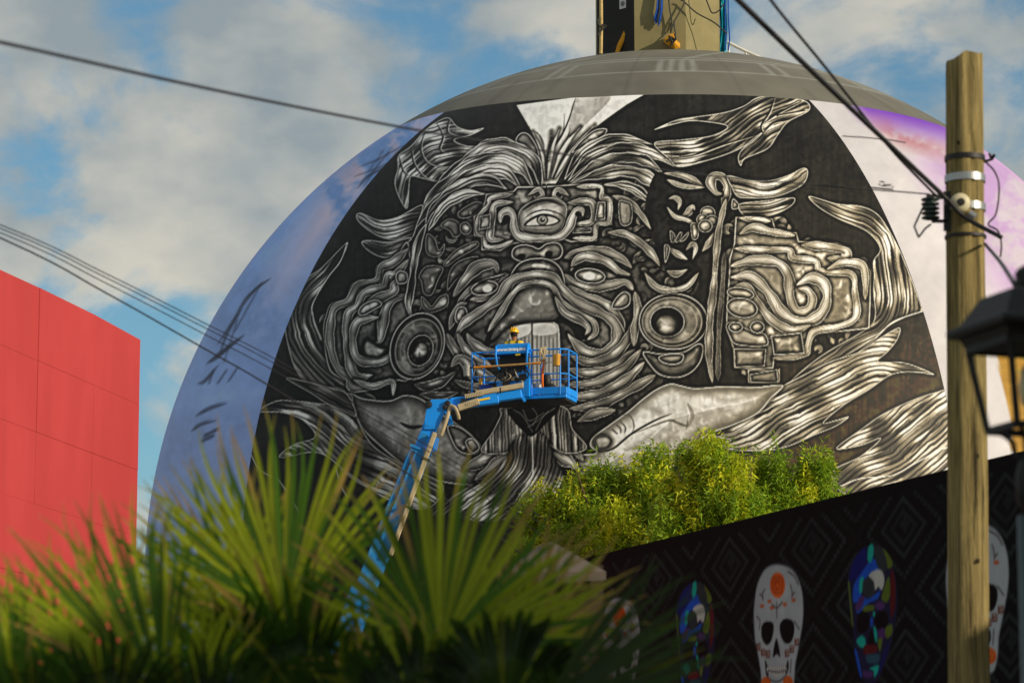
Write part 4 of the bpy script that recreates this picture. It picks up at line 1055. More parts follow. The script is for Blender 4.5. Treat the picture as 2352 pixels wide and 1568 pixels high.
# ------------------------------------------------------------------ red building
m_red = mat('red render', srgb(166, 54, 56), 0.75, 0.08, 0.5, 0.12, 5.0, spec=.2, colr2=srgb(184, 66, 66), stretch=(1, 1, .35))
m_redj = mat('red joint', srgb(150, 50, 50), 0.85, 0.1, 2)
m_hole = mat('dark opening', srgb(22, 18, 18), 0.9, 0.1, 2)
RVP = 2864.0
rdir = Vector((math.sin(math.atan((RVP - 1176) / FPX)), math.cos(math.atan((RVP - 1176) / FPX)), 0))
rp = at(322, 780, 50.0); RH = rp.z; rp.z = 0
rnor = Vector((rdir.y, -rdir.x, 0))
red = empty('red_building', rp); tag(red, 'tall plain red rendered building with thin panel joints', 'building')
def rw(s, z, d=0.0): return rdir * s + rnor * d + Vector((0, 0, z))     # s < 0 runs towards the camera
Lr = 13.0
bulge = lambda s: 0.04 * math.sin(math.pi * min(1, -s / 6.0)) if s < 0 else 0
core = MB()
ZB = 3.1
core.add([rw(-.03, 0, -.06), rw(-Lr, 0, -.06), rw(-Lr, RH - .03, -.06), rw(-.03, RH - .03, -.06), rw(-.03, 0, -6), rw(-Lr, 0, -6), rw(-Lr, RH - .03, -6), rw(-.03, RH - .03, -6)],
         [(0, 1, 2, 3), (4, 7, 6, 5), (0, 3, 7, 4), (1, 5, 6, 2), (3, 2, 6, 7)])
core.build('wall', m_redj, red)
cols = [0, -2.05, -4.35, -6.6, -8.8, -11.0, -13.0]
rows = [RH]
while rows[-1] > 3.2: rows.append(rows[-1] - 1.02)
for i in range(len(cols) - 1):
    for j in range(len(rows) - 1):
        s0, s1 = cols[i], cols[i + 1]; z1, z0 = rows[j], rows[j + 1]
        gp = 0.0018
        out = random.uniform(-0.004, 0.004)
        top0 = z1 - (gp if j else 0) + (bulge(s0) if j == 0 else 0); top1 = z1 - (gp if j else 0) + (bulge(s1) if j == 0 else 0)
        pts_ = [rw(s0 - (gp if i else 0), z0 + gp, out), rw(s1 + gp, z0 + gp, out), rw(s1 + gp, top1, out), rw(s0 - (gp if i else 0), top0, out)]
        bk = [p - rnor * .055 for p in pts_]
        if j == len(rows) - 2 and i in (2, 3, 4): continue
        MB().add(pts_ + bk, [(0, 1, 2, 3), (0, 4, 5, 1), (1, 5, 6, 2), (2, 6, 7, 3), (3, 7, 4, 0)]).build('panel', m_red, red)
# arched dark opening low in the wall
ar = MB()
arc = [rw(-4.4, 2.0, .02), rw(-11, 2.0, .02), rw(-11, 3.6, .02)] + [rw(-11 + 6.6 * t, 3.6 + .55 * math.sin(math.pi * t), .02) for t in np.linspace(0, 1, 14)[1:]]
ar.add(arc, [tuple(range(len(arc)))]).build('opening', m_hole, red)
base = MB(); base.box((-.0, 0, 0), (0.02, .01, .01))
MB().add([rw(0, 0, 0), rw(-4.4, 0, 0), rw(-4.4, rows[-1], 0), rw(0, rows[-1], 0)], [(0, 1, 2, 3)]).build('base_wall', m_red, red)
MB().add([rw(-4.4, 0, 0.03), rw(-Lr, 0, 0.03), rw(-Lr, 2.6, 0.03), rw(-4.4, 2.6, 0.03)], [(0, 1, 2, 3)]).build('base_wall', m_red, red)

# ------------------------------------------------------------------ wall of painted skulls
WH = 5.5
def zdepth(x, y, z):
    d = FWD + (x - 1176.0) / FPX * np.array([1.0, 0, 0]) - (y - 784.0) / FPX * UPV
    return Vector(CAM + d * ((z - CAMZ) / d[2]))
wa = zdepth(1370, 1275, WH); wb = zdepth(2352, 1035, WH)
wdir = (wb - wa); wdir.z = 0; wlen = wdir.length; wdir.normalize()
wnor = Vector((-wdir.y, wdir.x, 0))
if wnor.y > 0: wnor = -wnor
def wall_uv(x, y):
    d = FWD + (x - 1176.0) / FPX * np.array([1.0, 0, 0]) - (y - 784.0) / FPX * UPV
    d = Vector(d); o = Vector(CAM)
    t = (wa - o).dot(wnor) / d.dot(wnor)
    p = o + d * t
    return (p - wa).dot(wdir), p.z
U0, U1, Z0, Z1 = -2.2, wlen + 2.0, 2.6, WH
CPM = 130.0
wc = Canvas(0, 0, int((U1 - U0) * CPM), int((Z1 - Z0) * CPM), (0.13, 0.135, 0.14), 21)
def wpx(u, z): return ((u - U0) * CPM, (Z1 - z) * CPM)
def E6(*p, du=0.0, dz=0.0):
    out = []
    for zx, zy in p:
        u, z = wall_uv((1350 + zx / 2.6133) * 0.9604, (1033 + zy / 2.6133) * 0.9604)
        out.append(wpx(u + du, z + dz))
    return out
u1, z1_ = wall_uv(1866, 1264); u2, z2_ = wall_uv(2076, 1202); _, z3_ = wall_uv(2076, 1507)
S_ = u2 - u1; zc_ = 0.5 * (z1_ + z2_); T_ = abs(z2_ - z3_)
yy, xx = np.mgrid[0:wc.H, 0:wc.W].astype(np.float32)
uu = U0 + xx / CPM; zz = Z1 - yy / CPM
def rings(uq, zq):
    a = (uq - u1) / S_ + .5; b = (zq - zc_) / T_ + .5
    d1 = np.abs(a - np.floor(a) - .5) * 2 + np.abs(b - np.floor(b) - .5) * 2
    return np.minimum(d1, 2 - d1)
st_ = S_ / 34
dq = rings(np.floor(uu / st_) * st_, np.floor(zz / st_) * st_)
ds = rings(uu, zz)
fa_ = np.abs((uu - u1) / S_ + .5 - np.floor((uu - u1) / S_ + .5) - .5); fb_ = np.abs((zz - zc_) / T_ + .5 - np.floor((zz - zc_) / T_ + .5) - .5)
saw = ((fa_ - fb_) * 15) % 1.0
pat = np.zeros_like(ds)
pat = np.where((ds > .40) & (ds < .49), 1, pat)
pat = np.where((ds > .20) & (ds < .30), .7, pat)
pat = np.where(dq < .11, .7, pat)
pat = np.where(np.abs(ds - .75) < np.where(saw < .55, .062, .02), 1, pat)
pat = np.where(np.abs(ds - .965) < .02, .35, pat)
pat *= np.clip((Z1 - .12 - zz) / .01, 0, 1)
wc.c[:] = (0.06, 0.075, 0.08)
wc.c += (pat * .115)[..., None] * np.array([0.85, 1.0, 1.0]) * (0.6 + .6 * wc.n30[..., None])
def white_skull(du):
    e = lambda *p: E6(*p, du=du)
    k = 1.0
    out_ = [(1340, 825), (1262, 850), (1212, 940), (1192, 1050), (1186, 1150), (1195, 1300), (1215, 1400), (1230, 1500), (1240, 1600), (1270, 1665), (1400, 1665), (1435, 1590), (1445, 1460), (1465, 1350), (1490, 1200), (1496, 1080), (1480, 960), (1428, 860)]
    wc.fill(e(*out_), (.66, .70, .72), tex=.08)
    wc.stroke(e(*out_), 3, (.35, .38, .4), .6, closed=True)
    ov = [(1335 + 47 * math.cos(t), 955 + 80 * math.sin(t)) for t in np.linspace(0, 6.28, 15)[:-1]]
    wc.fill(e(*ov), (.80, .34, .12), tex=.25)
    for r_ in (.35, .65):
        wc.stroke(e(*[(1335 + (x - 1335) * r_, 955 + (y - 955) * r_) for x, y in ov]), 3, (.55, .22, .08), .6, closed=True)
    for q in ([(1235, 1215), (1260, 1182), (1305, 1190), (1310, 1240), (1292, 1308), (1262, 1326), (1236, 1280)], [(1350, 1202), (1380, 1165), (1430, 1180), (1440, 1240), (1420, 1308), (1382, 1316), (1355, 1270)], [(1328, 1285), (1352, 1398), (1330, 1385), (1305, 1400)], [(1256, 1420), (1275, 1470), (1275, 1540), (1262, 1500)], [(1400, 1420), (1388, 1470), (1390, 1510), (1405, 1470)]):
        wc.fill(e(*q), (.07, .07, .08))
    wc.fill(e((1275, 1465), (1385, 1465), (1380, 1505), (1335, 1520), (1280, 1505)), (.88, .88, .86))
    for i in range(9):
        x = 1280 + i * 13
        wc.stroke(e((x, 1462), (x + 1, 1512)), 2, (.2, .2, .22), .8, curve=False)
    wc.stroke(e((1275, 1487), (1330, 1497), (1386, 1487)), 2, (.2, .2, .22), .8)
    wc.stroke(e((1262, 1500), (1290, 1545), (1340, 1555), (1390, 1520)), 2.5, (.2, .2, .22), .8)
    for bx, by in ((1215, 1340), (1245, 1375), (1275, 1385), (1395, 1380), (1425, 1355), (1455, 1310)):
        wc.fill(e((bx - 15, by - 22), (bx + 13, by - 24), (bx + 13, by + 22), (bx - 13, by + 24)), (.35, .18, .13), curve=False, alpha=.9)
        wc.stroke(e((bx - 6, by - 12), (bx + 5, by - 12), (bx + 5, by + 8), (bx - 4, by + 8)), 2, (.75, .72, .7), .8, curve=False)
    for q in ((1262, 1572), (1400, 1565)):
        wc.fill(e(*[(q[0] + 32 * math.cos(t), q[1] + 45 * math.sin(t)) for t in np.linspace(0, 6.28, 11)[:-1]]), (.78, .36, .14), tex=.2)
    for q in ([(1330, 1160), (1330, 1090), (1328, 1060)], [(1330, 1100), (1300, 1075)], [(1330, 1100), (1365, 1060)], [(1245, 1050), (1240, 1010), (1255, 980)], [(1425, 1030), (1425, 990), (1415, 950)], [(1225, 1010), (1245, 1030)], [(1440, 1000), (1425, 1020)], [(1205, 1150), (1225, 1180), (1220, 1230)], [(1400, 870), (1440, 900), (1465, 950)], [(1440, 1180), (1470, 1230)], [(1420, 1420), (1415, 1500)]):
        wc.stroke(e(*q), 2.6, (.28, .24, .24), .85)
    for q in ((1238, 1085), (1300, 1095), (1380, 1075), (1435, 1048), (1285, 1055)):
        wc.fill(e(*[(q[0] + 14 * math.cos(t), q[1] + 12 * math.sin(t)) for t in np.linspace(0, 6.28, 9)[:-1]]), (.72, .36, .2))
def colour_skull(du):
    e = lambda *p: E6(*p, du=du)
    NV, BL, TE, OL, PU, MA, GR, WT, BK = (.10, .13, .42), (.12, .33, .78), (.10, .68, .62), (.36, .44, .16), (.32, .2, .42), (.36, .12, .13), (.19, .22, .24), (.74, .76, .74), (.07, .07, .09)
    out_ = [(1925, 700), (1850, 740), (1792, 830), (1772, 930), (1780, 1050), (1800, 1200), (1815, 1330), (1840, 1480), (1880, 1560), (1950, 1560), (1992, 1480), (2040, 1350), (2070, 1200), (2085, 1050), (2070, 900), (2040, 790), (1990, 720)]
    wc.fill(e(*out_), (.13, .14, .25))
    for q, c_ in (([(1890, 720), (1830, 770), (1790, 870), (1790, 930), (1840, 900), (1890, 820)], NV), ([(1810, 960), (1850, 890), (1930, 790), (1975, 860), (1900, 900), (1870, 950), (1850, 1040), (1810, 1060)], BL), ([(1898, 790), (1905, 715), (1930, 700), (1935, 760), (1915, 815)], TE), ([(1940, 720), (1990, 720), (2020, 800), (2010, 870), (1960, 840)], GR), ([(1995, 725), (2040, 780), (2055, 830), (2025, 850), (2015, 790)], OL),
                  ([(1905, 895), (1945, 860), (1985, 865), (2003, 920), (1988, 985), (1965, 965), (1945, 985), (1935, 930)], WT), ([(1845, 990), (1850, 920), (1872, 905), (1862, 1000)], TE), ([(1870, 930), (1905, 905), (1935, 940), (1940, 1010), (1905, 1035), (1870, 1000)], GR), ([(2005, 960), (2030, 900), (2040, 1000), (2020, 1060), (1985, 1040)], OL), ([(2045, 850), (2070, 930), (2070, 1080), (2045, 1160), (2040, 1000)], MA),
                  ([(1825, 1090), (1850, 1020), (1900, 1040), (1960, 1000), (1978, 985), (1960, 1040), (1900, 1070), (1840, 1130)], BL), ([(1820, 1100), (1850, 1030), (1880, 1030), (1850, 1110)], PU), ([(1870, 1120), (1880, 1085), (1930, 1080), (1935, 1110)], OL), ([(1940, 1090), (1970, 1055), (2005, 1080), (1985, 1110)], PU), ([(1830, 1170), (1860, 1120), (1900, 1130), (1910, 1180), (1890, 1240), (1840, 1250)], BK), ([(1945, 1140), (1990, 1110), (2025, 1140), (2020, 1210), (1975, 1235), (1945, 1200)], BK),
                  ([(1915, 1160), (1930, 1160), (1930, 1210), (1918, 1210)], BL), ([(1932, 1120), (1945, 1125), (1942, 1150), (1932, 1148)], TE), ([(1935, 1210), (1955, 1240), (1958, 1300), (1945, 1300)], TE), ([(1920, 1230), (1945, 1320), (1900, 1320)], BK), ([(1828, 1300), (1860, 1270), (1882, 1290), (1884, 1340), (1850, 1340)], TE), ([(1880, 1330), (1950, 1330), (1955, 1370), (1880, 1385)], MA), ([(1965, 1240), (2000, 1220), (2005, 1280), (1970, 1290)], PU), ([(2010, 1220), (2050, 1200), (2050, 1260), (2015, 1285)], OL), ([(1960, 1300), (1990, 1290), (1975, 1370)], OL),
                  ([(1890, 1390), (1975, 1385), (1960, 1440), (1905, 1440)], (.14, .25, .32)), ([(1910, 1475), (1965, 1455), (1960, 1500), (1940, 1530), (1935, 1490)], TE), ([(1815, 1360), (1835, 1380), (1860, 1510), (1850, 1520)], BL), ([(2010, 1350), (2030, 1320), (1990, 1460), (1965, 1510)], NV), ([(1870, 1490), (1930, 1500), (1920, 1530), (1880, 1530)], PU), ([(1775, 940), (1785, 1050), (1800, 1200), (1808, 1200), (1795, 1050), (1785, 940)], OL)):
        wc.fill(e(*q), c_, tex=.05)
    for i in range(7):
        wc.stroke(e((1895 + i * 12, 1392), (1898 + i * 11, 1436)), 2, (.3, .5, .6), .7, curve=False)
SK = S_
uA, _ = wall_uv(1790, 1435); uB, _ = wall_uv(2005, 1407)
stp = uB - uA
for k in (-2, 0, 2, 4): white_skull(k * stp)
for k in (-2, 0, 2, 4): colour_skull(k * stp)
for k in (-4,): white_skull(k * stp)
wc.blur()
m_wallp = mat('wall paint', (1, 1, 1), 0.85, 0.14, 3.0, 0.12, 12.0, spec=.08, attr='paint')
m_black = mat('black render', srgb(22, 23, 24), 0.9, 0.2, 2.0, 0.15, 12, spec=.1)
wo = Vector((wa.x, wa.y, 0))
skw = empty('skull_wall', wo); tag(skw, 'long black wall painted with woven diamonds and ornate skulls', 'wall')
ub = np.linspace(U0, U1, 1000)[None, :]; zb = np.linspace(Z0, Z1, 170)[:, None]
WP = np.zeros((170, 1000, 3))
for i in range(3): WP[..., i] = wdir[i] * ub + wnor[i] * 0.006
WP[..., 2] = zb
grid_mesh('painted_face', WP, m_wallp, lin(wc.sample((ub - U0) * CPM + 0 * zb, (Z1 - zb) * CPM + 0 * ub)), skw, smooth=False)
UE = wlen + 21
mb = MB()
def wp(u, z, d): return wdir * u + wnor * d + Vector((0, 0, z))
mb.add([wp(U0, 0, 0), wp(UE, 0, 0), wp(UE, WH - .002, 0), wp(U0, WH - .002, 0), wp(U0, 0, -.3), wp(UE, 0, -.3), wp(UE, WH - .002, -.3), wp(U0, WH - .002, -.3)], [(0, 1, 2, 3), (4, 7, 6, 5), (0, 4, 5, 1), (1, 5, 6, 2), (2, 6, 7, 3), (3, 7, 4, 0)]).build('wall', m_black, skw)

# ------------------------------------------------------------------ kiosk roof peeping out behind the palm
m_thatch = mat('tan canvas', srgb(96, 86, 76), 0.85, 0.15, 2.0)
m_wood = mat('dark timber', srgb(62, 48, 38), 0.8, 0.25, 6.0)
kc = at(1300, 1320, 20.0)
kio = empty('kiosk', (kc.x - .12, 20.6, 0)); tag(kio, 'small kiosk with a drooping tan canvas roof behind the palm', 'kiosk')
ex = at(1392, 1312, 20.0); pk = at(1290, 1246, 20.6)
hx = (ex.x - kio.location.x); ez = ex.z; pz = pk.z
rv = [(hx, -.6, ez), (hx, .7, ez), (-hx * .7, .7, ez), (-hx * .7, -.6, ez), (hx * .1, -.1, pz), (-hx * .1, .15, pz), (hx * .62, -.5, ez + .12), (hx * .62, .55, ez + .12)]
MB().add(rv, [(0, 4, 3), (0, 1, 4), (1, 5, 4), (1, 2, 5), (2, 3, 5), (3, 4, 5)]).build('canvas_roof', m_thatch, kio)
MB().add([(hx, -.6, ez), (-hx * .7, -.6, ez), (-hx * .7, -.6, ez - .10), (hx, -.6, ez - .05)], [(0, 1, 2, 3)]).build('valance', m_thatch, kio)
for x_, y_ in ((hx * .85, -.45), (hx * .85, .5), (-hx * .6, -.45), (-hx * .6, .5)):
    MB().box((x_ - .04, y_ - .04, 0), (x_ + .04, y_ + .04, ez + .05)).build('post', m_wood, kio)
MB().box((-hx * .62, -.3, 0), (hx * .9, .45, 1.0), bev=.02).build('counter', m_wood, kio)
MB().box((-hx * .6, .40, 1.0), (hx * .85, .46, ez - .1)).build('back_board', m_wood, kio)

# ------------------------------------------------------------------ unseen block right of the camera, added to shade the palms
m_brick = mat('plaster of the shade block', srgb(150, 120, 92), 0.85, 0.15, 1.0, 0.2, 10)
sb = empty('shade_block', (5.2, 5.5, 0)); tag(sb, 'unseen plain block added beside the palms to shade them', 'building')
MB().box((0, -4.5, 0), (5, 6.5, 4.85)).build('wall', m_brick, sb)
MB().box((-.25, -4.75, 4.85), (5.25, 6.75, 5.05), bev=.03).build('roof', m_wood, sb)
# ------------------------------------------------------------------ utility pole
m_pole = mat('weathered pine', srgb(92, 82, 54), 0.9, 0.2, 6.0, 0.9, 26.0, spec=.1, colr2=srgb(166, 148, 98), stretch=(7, 7, .28), thr=(.30, .62))
m_crack = mat('wood crack', srgb(40, 30, 18), 0.95, 0.2, 5)
m_steel = mat('galvanised steel', srgb(170, 172, 170), 0.35, 0.15, 10, metal=.8)
m_cable = mat('black cable sheath', srgb(30, 27, 30), 0.55, 0.2, 20)
m_insul = mat('dark green porcelain', srgb(34, 52, 50), 0.3, 0.15, 10, spec=.6)
m_clay = mat('pale glazed clay', srgb(205, 195, 160), 0.5, 0.1, 20)
PY = 22.0
pt_ = at(2214, 128, PY); pb_ = at(2226, 1540, PY)
lean = (pt_.x - pb_.x) / (pt_.z - pb_.z)
px0 = pb_.x - lean * pb_.z
pole = empty('utility_pole', (px0, PY, 0)); tag(pole, 'tall weathered wooden utility pole with steel bands', 'pole')
nz = 60; nn = 36
top = pt_.z
vs = []; fs = []
for j in range(nz + 1):
    z = top * j / nz
    r = 0.147 - 0.019 * j / nz
    for k in range(nn):
        a = 2 * math.pi * k / nn
        # deep drying crack on the side facing the camera, shallow checks elsewhere
        d = abs((a - R_(282 + 5 * math.sin(z * 1.3)) + math.pi) % (2 * math.pi) - math.pi)
        rr = r - (0.020 if d < .09 and z > 3.4 else 0) + 0.0025 * math.sin(7 * a + 3 * math.sin(z)) + 0.002 * math.sin(17 * a)
        zz_ = z
        if j == nz: zz_ = z - 0.06 * max(0, -math.cos(a)) - .008 * math.sin(5 * a)
        vs.append((rr * math.cos(a) + lean * z, rr * math.sin(a), zz_))
for j in range(nz):
    for k in range(nn):
        fs.append((j * nn + k, j * nn + (k + 1) % nn, (j + 1) * nn + (k + 1) % nn, (j + 1) * nn + k))
fs.append(tuple(nz * nn + k for k in range(nn)))
MB().add(vs, fs).build('shaft', m_pole, pole, smooth=True)
rc = random.Random(9)
for i in range(26):                                   # dark drying checks, hairline wedges set 1 mm proud of the wood
    a = R_(rc.uniform(195, 350)); l_ = rc.uniform(.25, 1.3); z0 = rc.uniform(2.6, top - .15 - l_); w_ = rc.uniform(.0012, .0035)
    q_ = []
    for t in np.linspace(0, 1, 7):
        z = z0 + l_ * t; r = 0.147 - 0.019 * z / top + .0035
        aa = a + .05 * math.sin(z * 2.1 + i); ww = w_ * math.sin(math.pi * min(max(t, .03), .97)) / r
        q_.append([(r * math.cos(aa + s * ww) + lean * z, r * math.sin(aa + s * ww), z) for s in (-1, 1)])
    MB().add([p for q in q_ for p in q], [(2 * k, 2 * k + 1, 2 * k + 3, 2 * k + 2) for k in range(6)]).build('crack', m_crack, pole)
for i in range(3):
    a = R_(rc.uniform(220, 320)); z = rc.uniform(2.8, top - .5); r = 0.147 - 0.019 * z / top + .0005
    MB().lathe([(.010, -.004), (.010, .0015), (.004, .002)], 10, Matrix.Translation((r * math.cos(a) + lean * z, r * math.sin(a), z)) @ Matrix.Rotation(a + math.pi / 2, 4, 'Z') @ Matrix.Rotation(math.pi / 2, 4, 'X') @ Matrix.Diagonal((1, 1.8, 1, 1))).build('knot', m_crack, pole)
def pz(y): return at(2220, y, PY).z
def ploc(x, y, dy=0.0):
    v = at(x, y, PY + dy); return v - pole.location
for y_, m_, w_, t_ in ((412, m_steel, .05, .006), (365, m_cable, .035, .006), (478, m_steel, .05, .006), (545, m_cable, .02, .008)):
    z = pz(y_); r = 0.147 - 0.019 * z / top + .004
    mb = MB().lathe([(r, z - w_ / 2), (r + t_, z - w_ / 2), (r + t_, z + w_ / 2), (r, z + w_ / 2)], 36, Matrix.Translation((lean * z, 0, 0)), cap=False)
    mb.build('band', m_, pole, smooth=False)
# insulator bracket on the left, clay knob on the front
br = MB()
br.beam(ploc(2176, 440, -.06), ploc(2176, 530, -.06), .05, .03, (0, 1, 0))
br.beam(ploc(2176, 452, -.06), ploc(2128, 452, -.06), .03, .03)
br.beam(ploc(2176, 508, -.06), ploc(2140, 508, -.06), .03, .02)
br.build('bracket', m_cable, pole)
zi = ploc(2137, 480, -.06)
prof = []
for i in range(5):
    z0 = -.075 + i * .032
    prof += [(.035, z0), (.062, z0 + .008), (.062, z0 + .018), (.035, z0 + .026)]
MB().lathe(prof, 18, Matrix.Translation(zi)).build('insulator', m_insul, pole, smooth=True)
kb = ploc(2206, 466, -.17)
MB().lathe([(.02, -.03), (.055, -.025), (.07, 0), (.06, .02), (.03, .03)], 16, Matrix.Translation(kb) @ Matrix.Rotation(math.pi / 2, 4, 'X')).build('clay_knob', m_clay, pole, smooth=True)
MB().lathe([(.02, -.01), (.028, 0), (.02, .012)], 10, Matrix.Translation(kb + Vector((.0, -.035, .0))) @ Matrix.Rotation(math.pi / 2, 4, 'X')).build('bolt', m_cable, pole)
MB().tube([ploc(2226, 490, -.14), ploc(2240, 500, -.15)], .028, 10).build('clamp', m_steel, pole)
for pts in ([(2110, 545), (2100, 520), (2118, 480), (2130, 462)], [(2110, 545), (2125, 525), (2138, 515)]):
    MB().tube([ploc(x, y, -.08) for x, y in pts], .008, 6).build('loop_wire', m_cable, pole)
tw_ = spline([(2262, 370), (2285, 395), (2295, 430), (2288, 490), (2270, 515), (2292, 530), (2300, 560), (2298, 590)])
MB().tube([ploc(x, y, 0.05) for x, y in tw_], .007, 6).build('tail_wire', m_cable, pole)
MB().tube([ploc(2258, 372, 0.02), ploc(2278, 366, 0.04), ploc(2284, 355, .02)], .012, 6).build('twist', m_cable, pole)
MB().tube([ploc(2278, 366, .04), ploc(2272, 352, .04)], .010, 6).build('twist', m_cable, pole)

# ------------------------------------------------------------------ overhead cables
def cab(pts, r, label, name='overhead_cable', group=None, m=None):
    P = np.array(pts, float)
    q = spline(P[:, :2], False); yq = np.interp(np.linspace(0, 1, len(q)), np.linspace(0, 1, len(P)), P[:, 2])
    rl = np.interp(np.linspace(0, 1, len(q)), np.linspace(0, 1, len(np.atleast_1d(r))), np.atleast_1d(r))
    o = MB().tube([at(x, y, Y) for (x, y), Y in zip(q, yq)], list(rl), 8).build(name, m or m_cable, None, smooth=True)
    tag(o, label, 'cable', group)
cab([(1560, -130, 15.5), (1695, 0, 17), (1850, 150, 18.5), (2040, 330, 20.2), (2165, 448, 21.8), (2218, 500, 21.82), (2300, 545, 21.6)], .016, 'thick black cable running down to the pole past the clay knob')
cab([(1700, -110, 15.5), (1770, 0, 17), (1900, 160, 19), (2040, 335, 20.5), (2150, 450, 21.9)], .009, 'thin black cable meeting the thick cable at the insulator')
cab([(-2600, -420, 6), (-900, -100, 9.2), (0, 97, 12), (460, 200, 14), (920, 292, 16), (1240, 345, 17.7), (1600, 400, 19.5), (2135, 446, 21.9)], [.0075, .0075, .0075, .0065, .0055, .005], 'single slack cable crossing the open sky to the insulator')
cab([(2262, 560, 21.9), (2300, 605, 17), (2332, 655, 13)], .011, 'short black cable slanting from the pole towards the street lamp')
for k, (y0, y1, x1, dY, lb_) in enumerate(((516, 742, 470, 0, 'uppermost of the bundled wires sloping over the red building'), (524, 752, 470, .3, 'second wire of the bundle sloping over the red building'), (534, 770, 475, .6, 'third wire of the bundle sloping over the red building'), (546, 795, 460, .2, 'lowest, thicker wire of the bundle sloping over the red building'))):
    s = (y1 - y0) / x1
    cab([(-1800, y0 - 1800 * s * .6, 15), (-700, y0 - 700 * s * .78, 18), (0, y0, 20 + dY), (240, y0 + 240 * s * .96, 21.2 + dY), (x1, y1, 22.3 + dY), (x1 + 170, y1 + 170 * s * 1.06, 23.2 + dY), (x1 + 520, y1 + 520 * s * 1.14, 25 + dY), (x1 + 780, y1 + 780 * s * 1.2, 26.5 + dY)], .006 if k == 3 else .004, lb_, 'overhead_wire')

# ------------------------------------------------------------------ street lamp (lantern on a green post)
m_lamp = mat('black lamp iron', srgb(17, 18, 19), 0.6, 0.25, 20, 0.25, 60, spec=.4)
m_post = mat('dark green post paint', srgb(52, 72, 74), 0.45, 0.2, 6, spec=.5)
LY = 11.2
lp = empty('street_lamp', (at(2368, 1100, LY).x, LY, 0)); tag(lp, 'black iron lantern on a dark green post by the wooden pole', 'street lamp')
lx = lp.location.x
def lz(y): return at(2352, y, LY).z
def lw(px): return px * .78 / FPX * LY
def frus(name, levels, m, n=4, rot=45, parent=lp, closed=True, off=0.0):
    mb = MB(); vs = []; fs = []
    for (w, z) in levels:
        r = w / (math.cos(math.pi / n))
        for k in range(n):
            a = R_(rot + off) + 2 * math.pi * k / n
            vs.append((r * math.cos(a), r * math.sin(a), z))
    for i in range(len(levels) - 1):
        for k in range(n):
            fs.append((i * n + k, i * n + (k + 1) % n, (i + 1) * n + (k + 1) % n, (i + 1) * n + k))
    if closed:
        fs.append(tuple(range(n - 1, -1, -1))); fs.append(tuple((len(levels) - 1) * n + k for k in range(n)))
    o = mb.add(vs, fs).build(name, m, parent)
    return o
RO = 20                                   # lantern turned a little
frus('roof', [(lw(172), lz(768)), (lw(178), lz(758)), (lw(176), lz(748)), (lw(148), lz(738)), (lw(100), lz(678)), (lw(42), lz(664))], m_lamp, off=RO)
MB().lathe([(lw(34), lz(668)), (lw(36), lz(650)), (lw(30), lz(640)), (lw(34), lz(630)), (lw(24), lz(618)), (lw(8), lz(610))], 18).build('finial', m_lamp, lp, smooth=True)
frus('eaves', [(lw(132), lz(800)), (lw(150), lz(770)), (lw(168), lz(764))], m_lamp, off=RO)
zt, zb_ = lz(795), lz(985)
wt, wbm = lw(140), lw(98)
cor = []
for k in range(4):
    a = R_(45 + RO + 90 * k); rt = wt * math.sqrt(2) * .93; rb = wbm * math.sqrt(2) * .93
    c0 = Vector((rt * math.cos(a), rt * math.sin(a), zt)); c1 = Vector((rb * math.cos(a), rb * math.sin(a), zb_))
    cor.append((c0, c1))
    MB().beam(c0, c1, .020, .020).build('corner_bar', m_lamp, lp)
for k in range(4):
    a0, a1 = cor[k], cor[(k + 1) % 4]
    MB().beam(a0[1], a1[1], .020, .024).build('bottom_bar', m_lamp, lp)
    MB().beam(a0[0], a1[0], .022, .030).build('top_bar', m_lamp, lp)
    bt = a1[1].copy()
    arm = [a0[1], a0[1] * .72 + Vector((0, 0, .28 * (zb_ - .02))), Vector((a0[1].x * .42, a0[1].y * .42, lz(1012))), Vector((a0[1].x * .36, a0[1].y * .36, lz(1040))), Vector((a0[1].x * .22, a0[1].y * .22, lz(1052)))]
    MB().tube([Vector(p) for p in spline([tuple(p) for p in arm])], .010, 8).build('scroll_arm', m_lamp, lp, smooth=True)
MB().lathe([(lw(26), lz(1185)), (lw(30), lz(1165)), (lw(46), lz(1150)), (lw(46), lz(1090)), (lw(34), lz(1060)), (lw(20), lz(1045)), (lw(14), lz(1020)), (lw(12), lz(950)), (lw(10), lz(940))], 20).build('collar', m_lamp, lp, smooth=True)
MB().lathe([(lw(10), lz(940)), (lw(24), lz(925)), (lw(30), lz(890)), (lw(22), lz(850)), (lw(8), lz(835))], 14).build('bulb', mat('frosted bulb', srgb(200, 190, 150), .3, .05, 5), lp, smooth=True)
MB().lathe([(lw(70), 0), (lw(70), .25), (lw(52), .35), (lw(46), .5), (lw(44), lz(1185))], 20).build('post', m_post, lp, smooth=True)
# ------------------------------------------------------------------ boom lift
m_blue = mat('lift blue paint', srgb(20, 96, 160), 0.45, 0.10, 3.5, 0.08, 14, spec=.45, colr2=srgb(4, 140, 238), thr=(.26, .42))
m_bluew = mat('worn lift blue', srgb(20, 120, 190), 0.5, 0.25, 5.0, spec=.4, colr2=srgb(70, 150, 190), thr=(.52, .72))
m_beige = mat('beige hose carrier', srgb(176, 160, 128), 0.65, 0.12, 6)
m_rub = mat('black rubber', srgb(24, 24, 24), 0.75, 0.2, 10)
m_lblack = mat('dark machine parts', srgb(28, 28, 30), 0.6, 0.3, 12)
m_sticker = mat('yellow sticker', srgb(235, 200, 30), 0.4, 0.05, 4)
m_wtext = mat('white lettering', srgb(240, 240, 240), 0.5, 0.02, 4)
YAW = R_(-17)
rb_ = at(1301, 903, 78.2)
wx = Vector((math.cos(YAW), math.sin(YAW), 0)); wy = Vector((-math.sin(YAW), math.cos(YAW), 0))
BW, BD = 2.40, 0.92
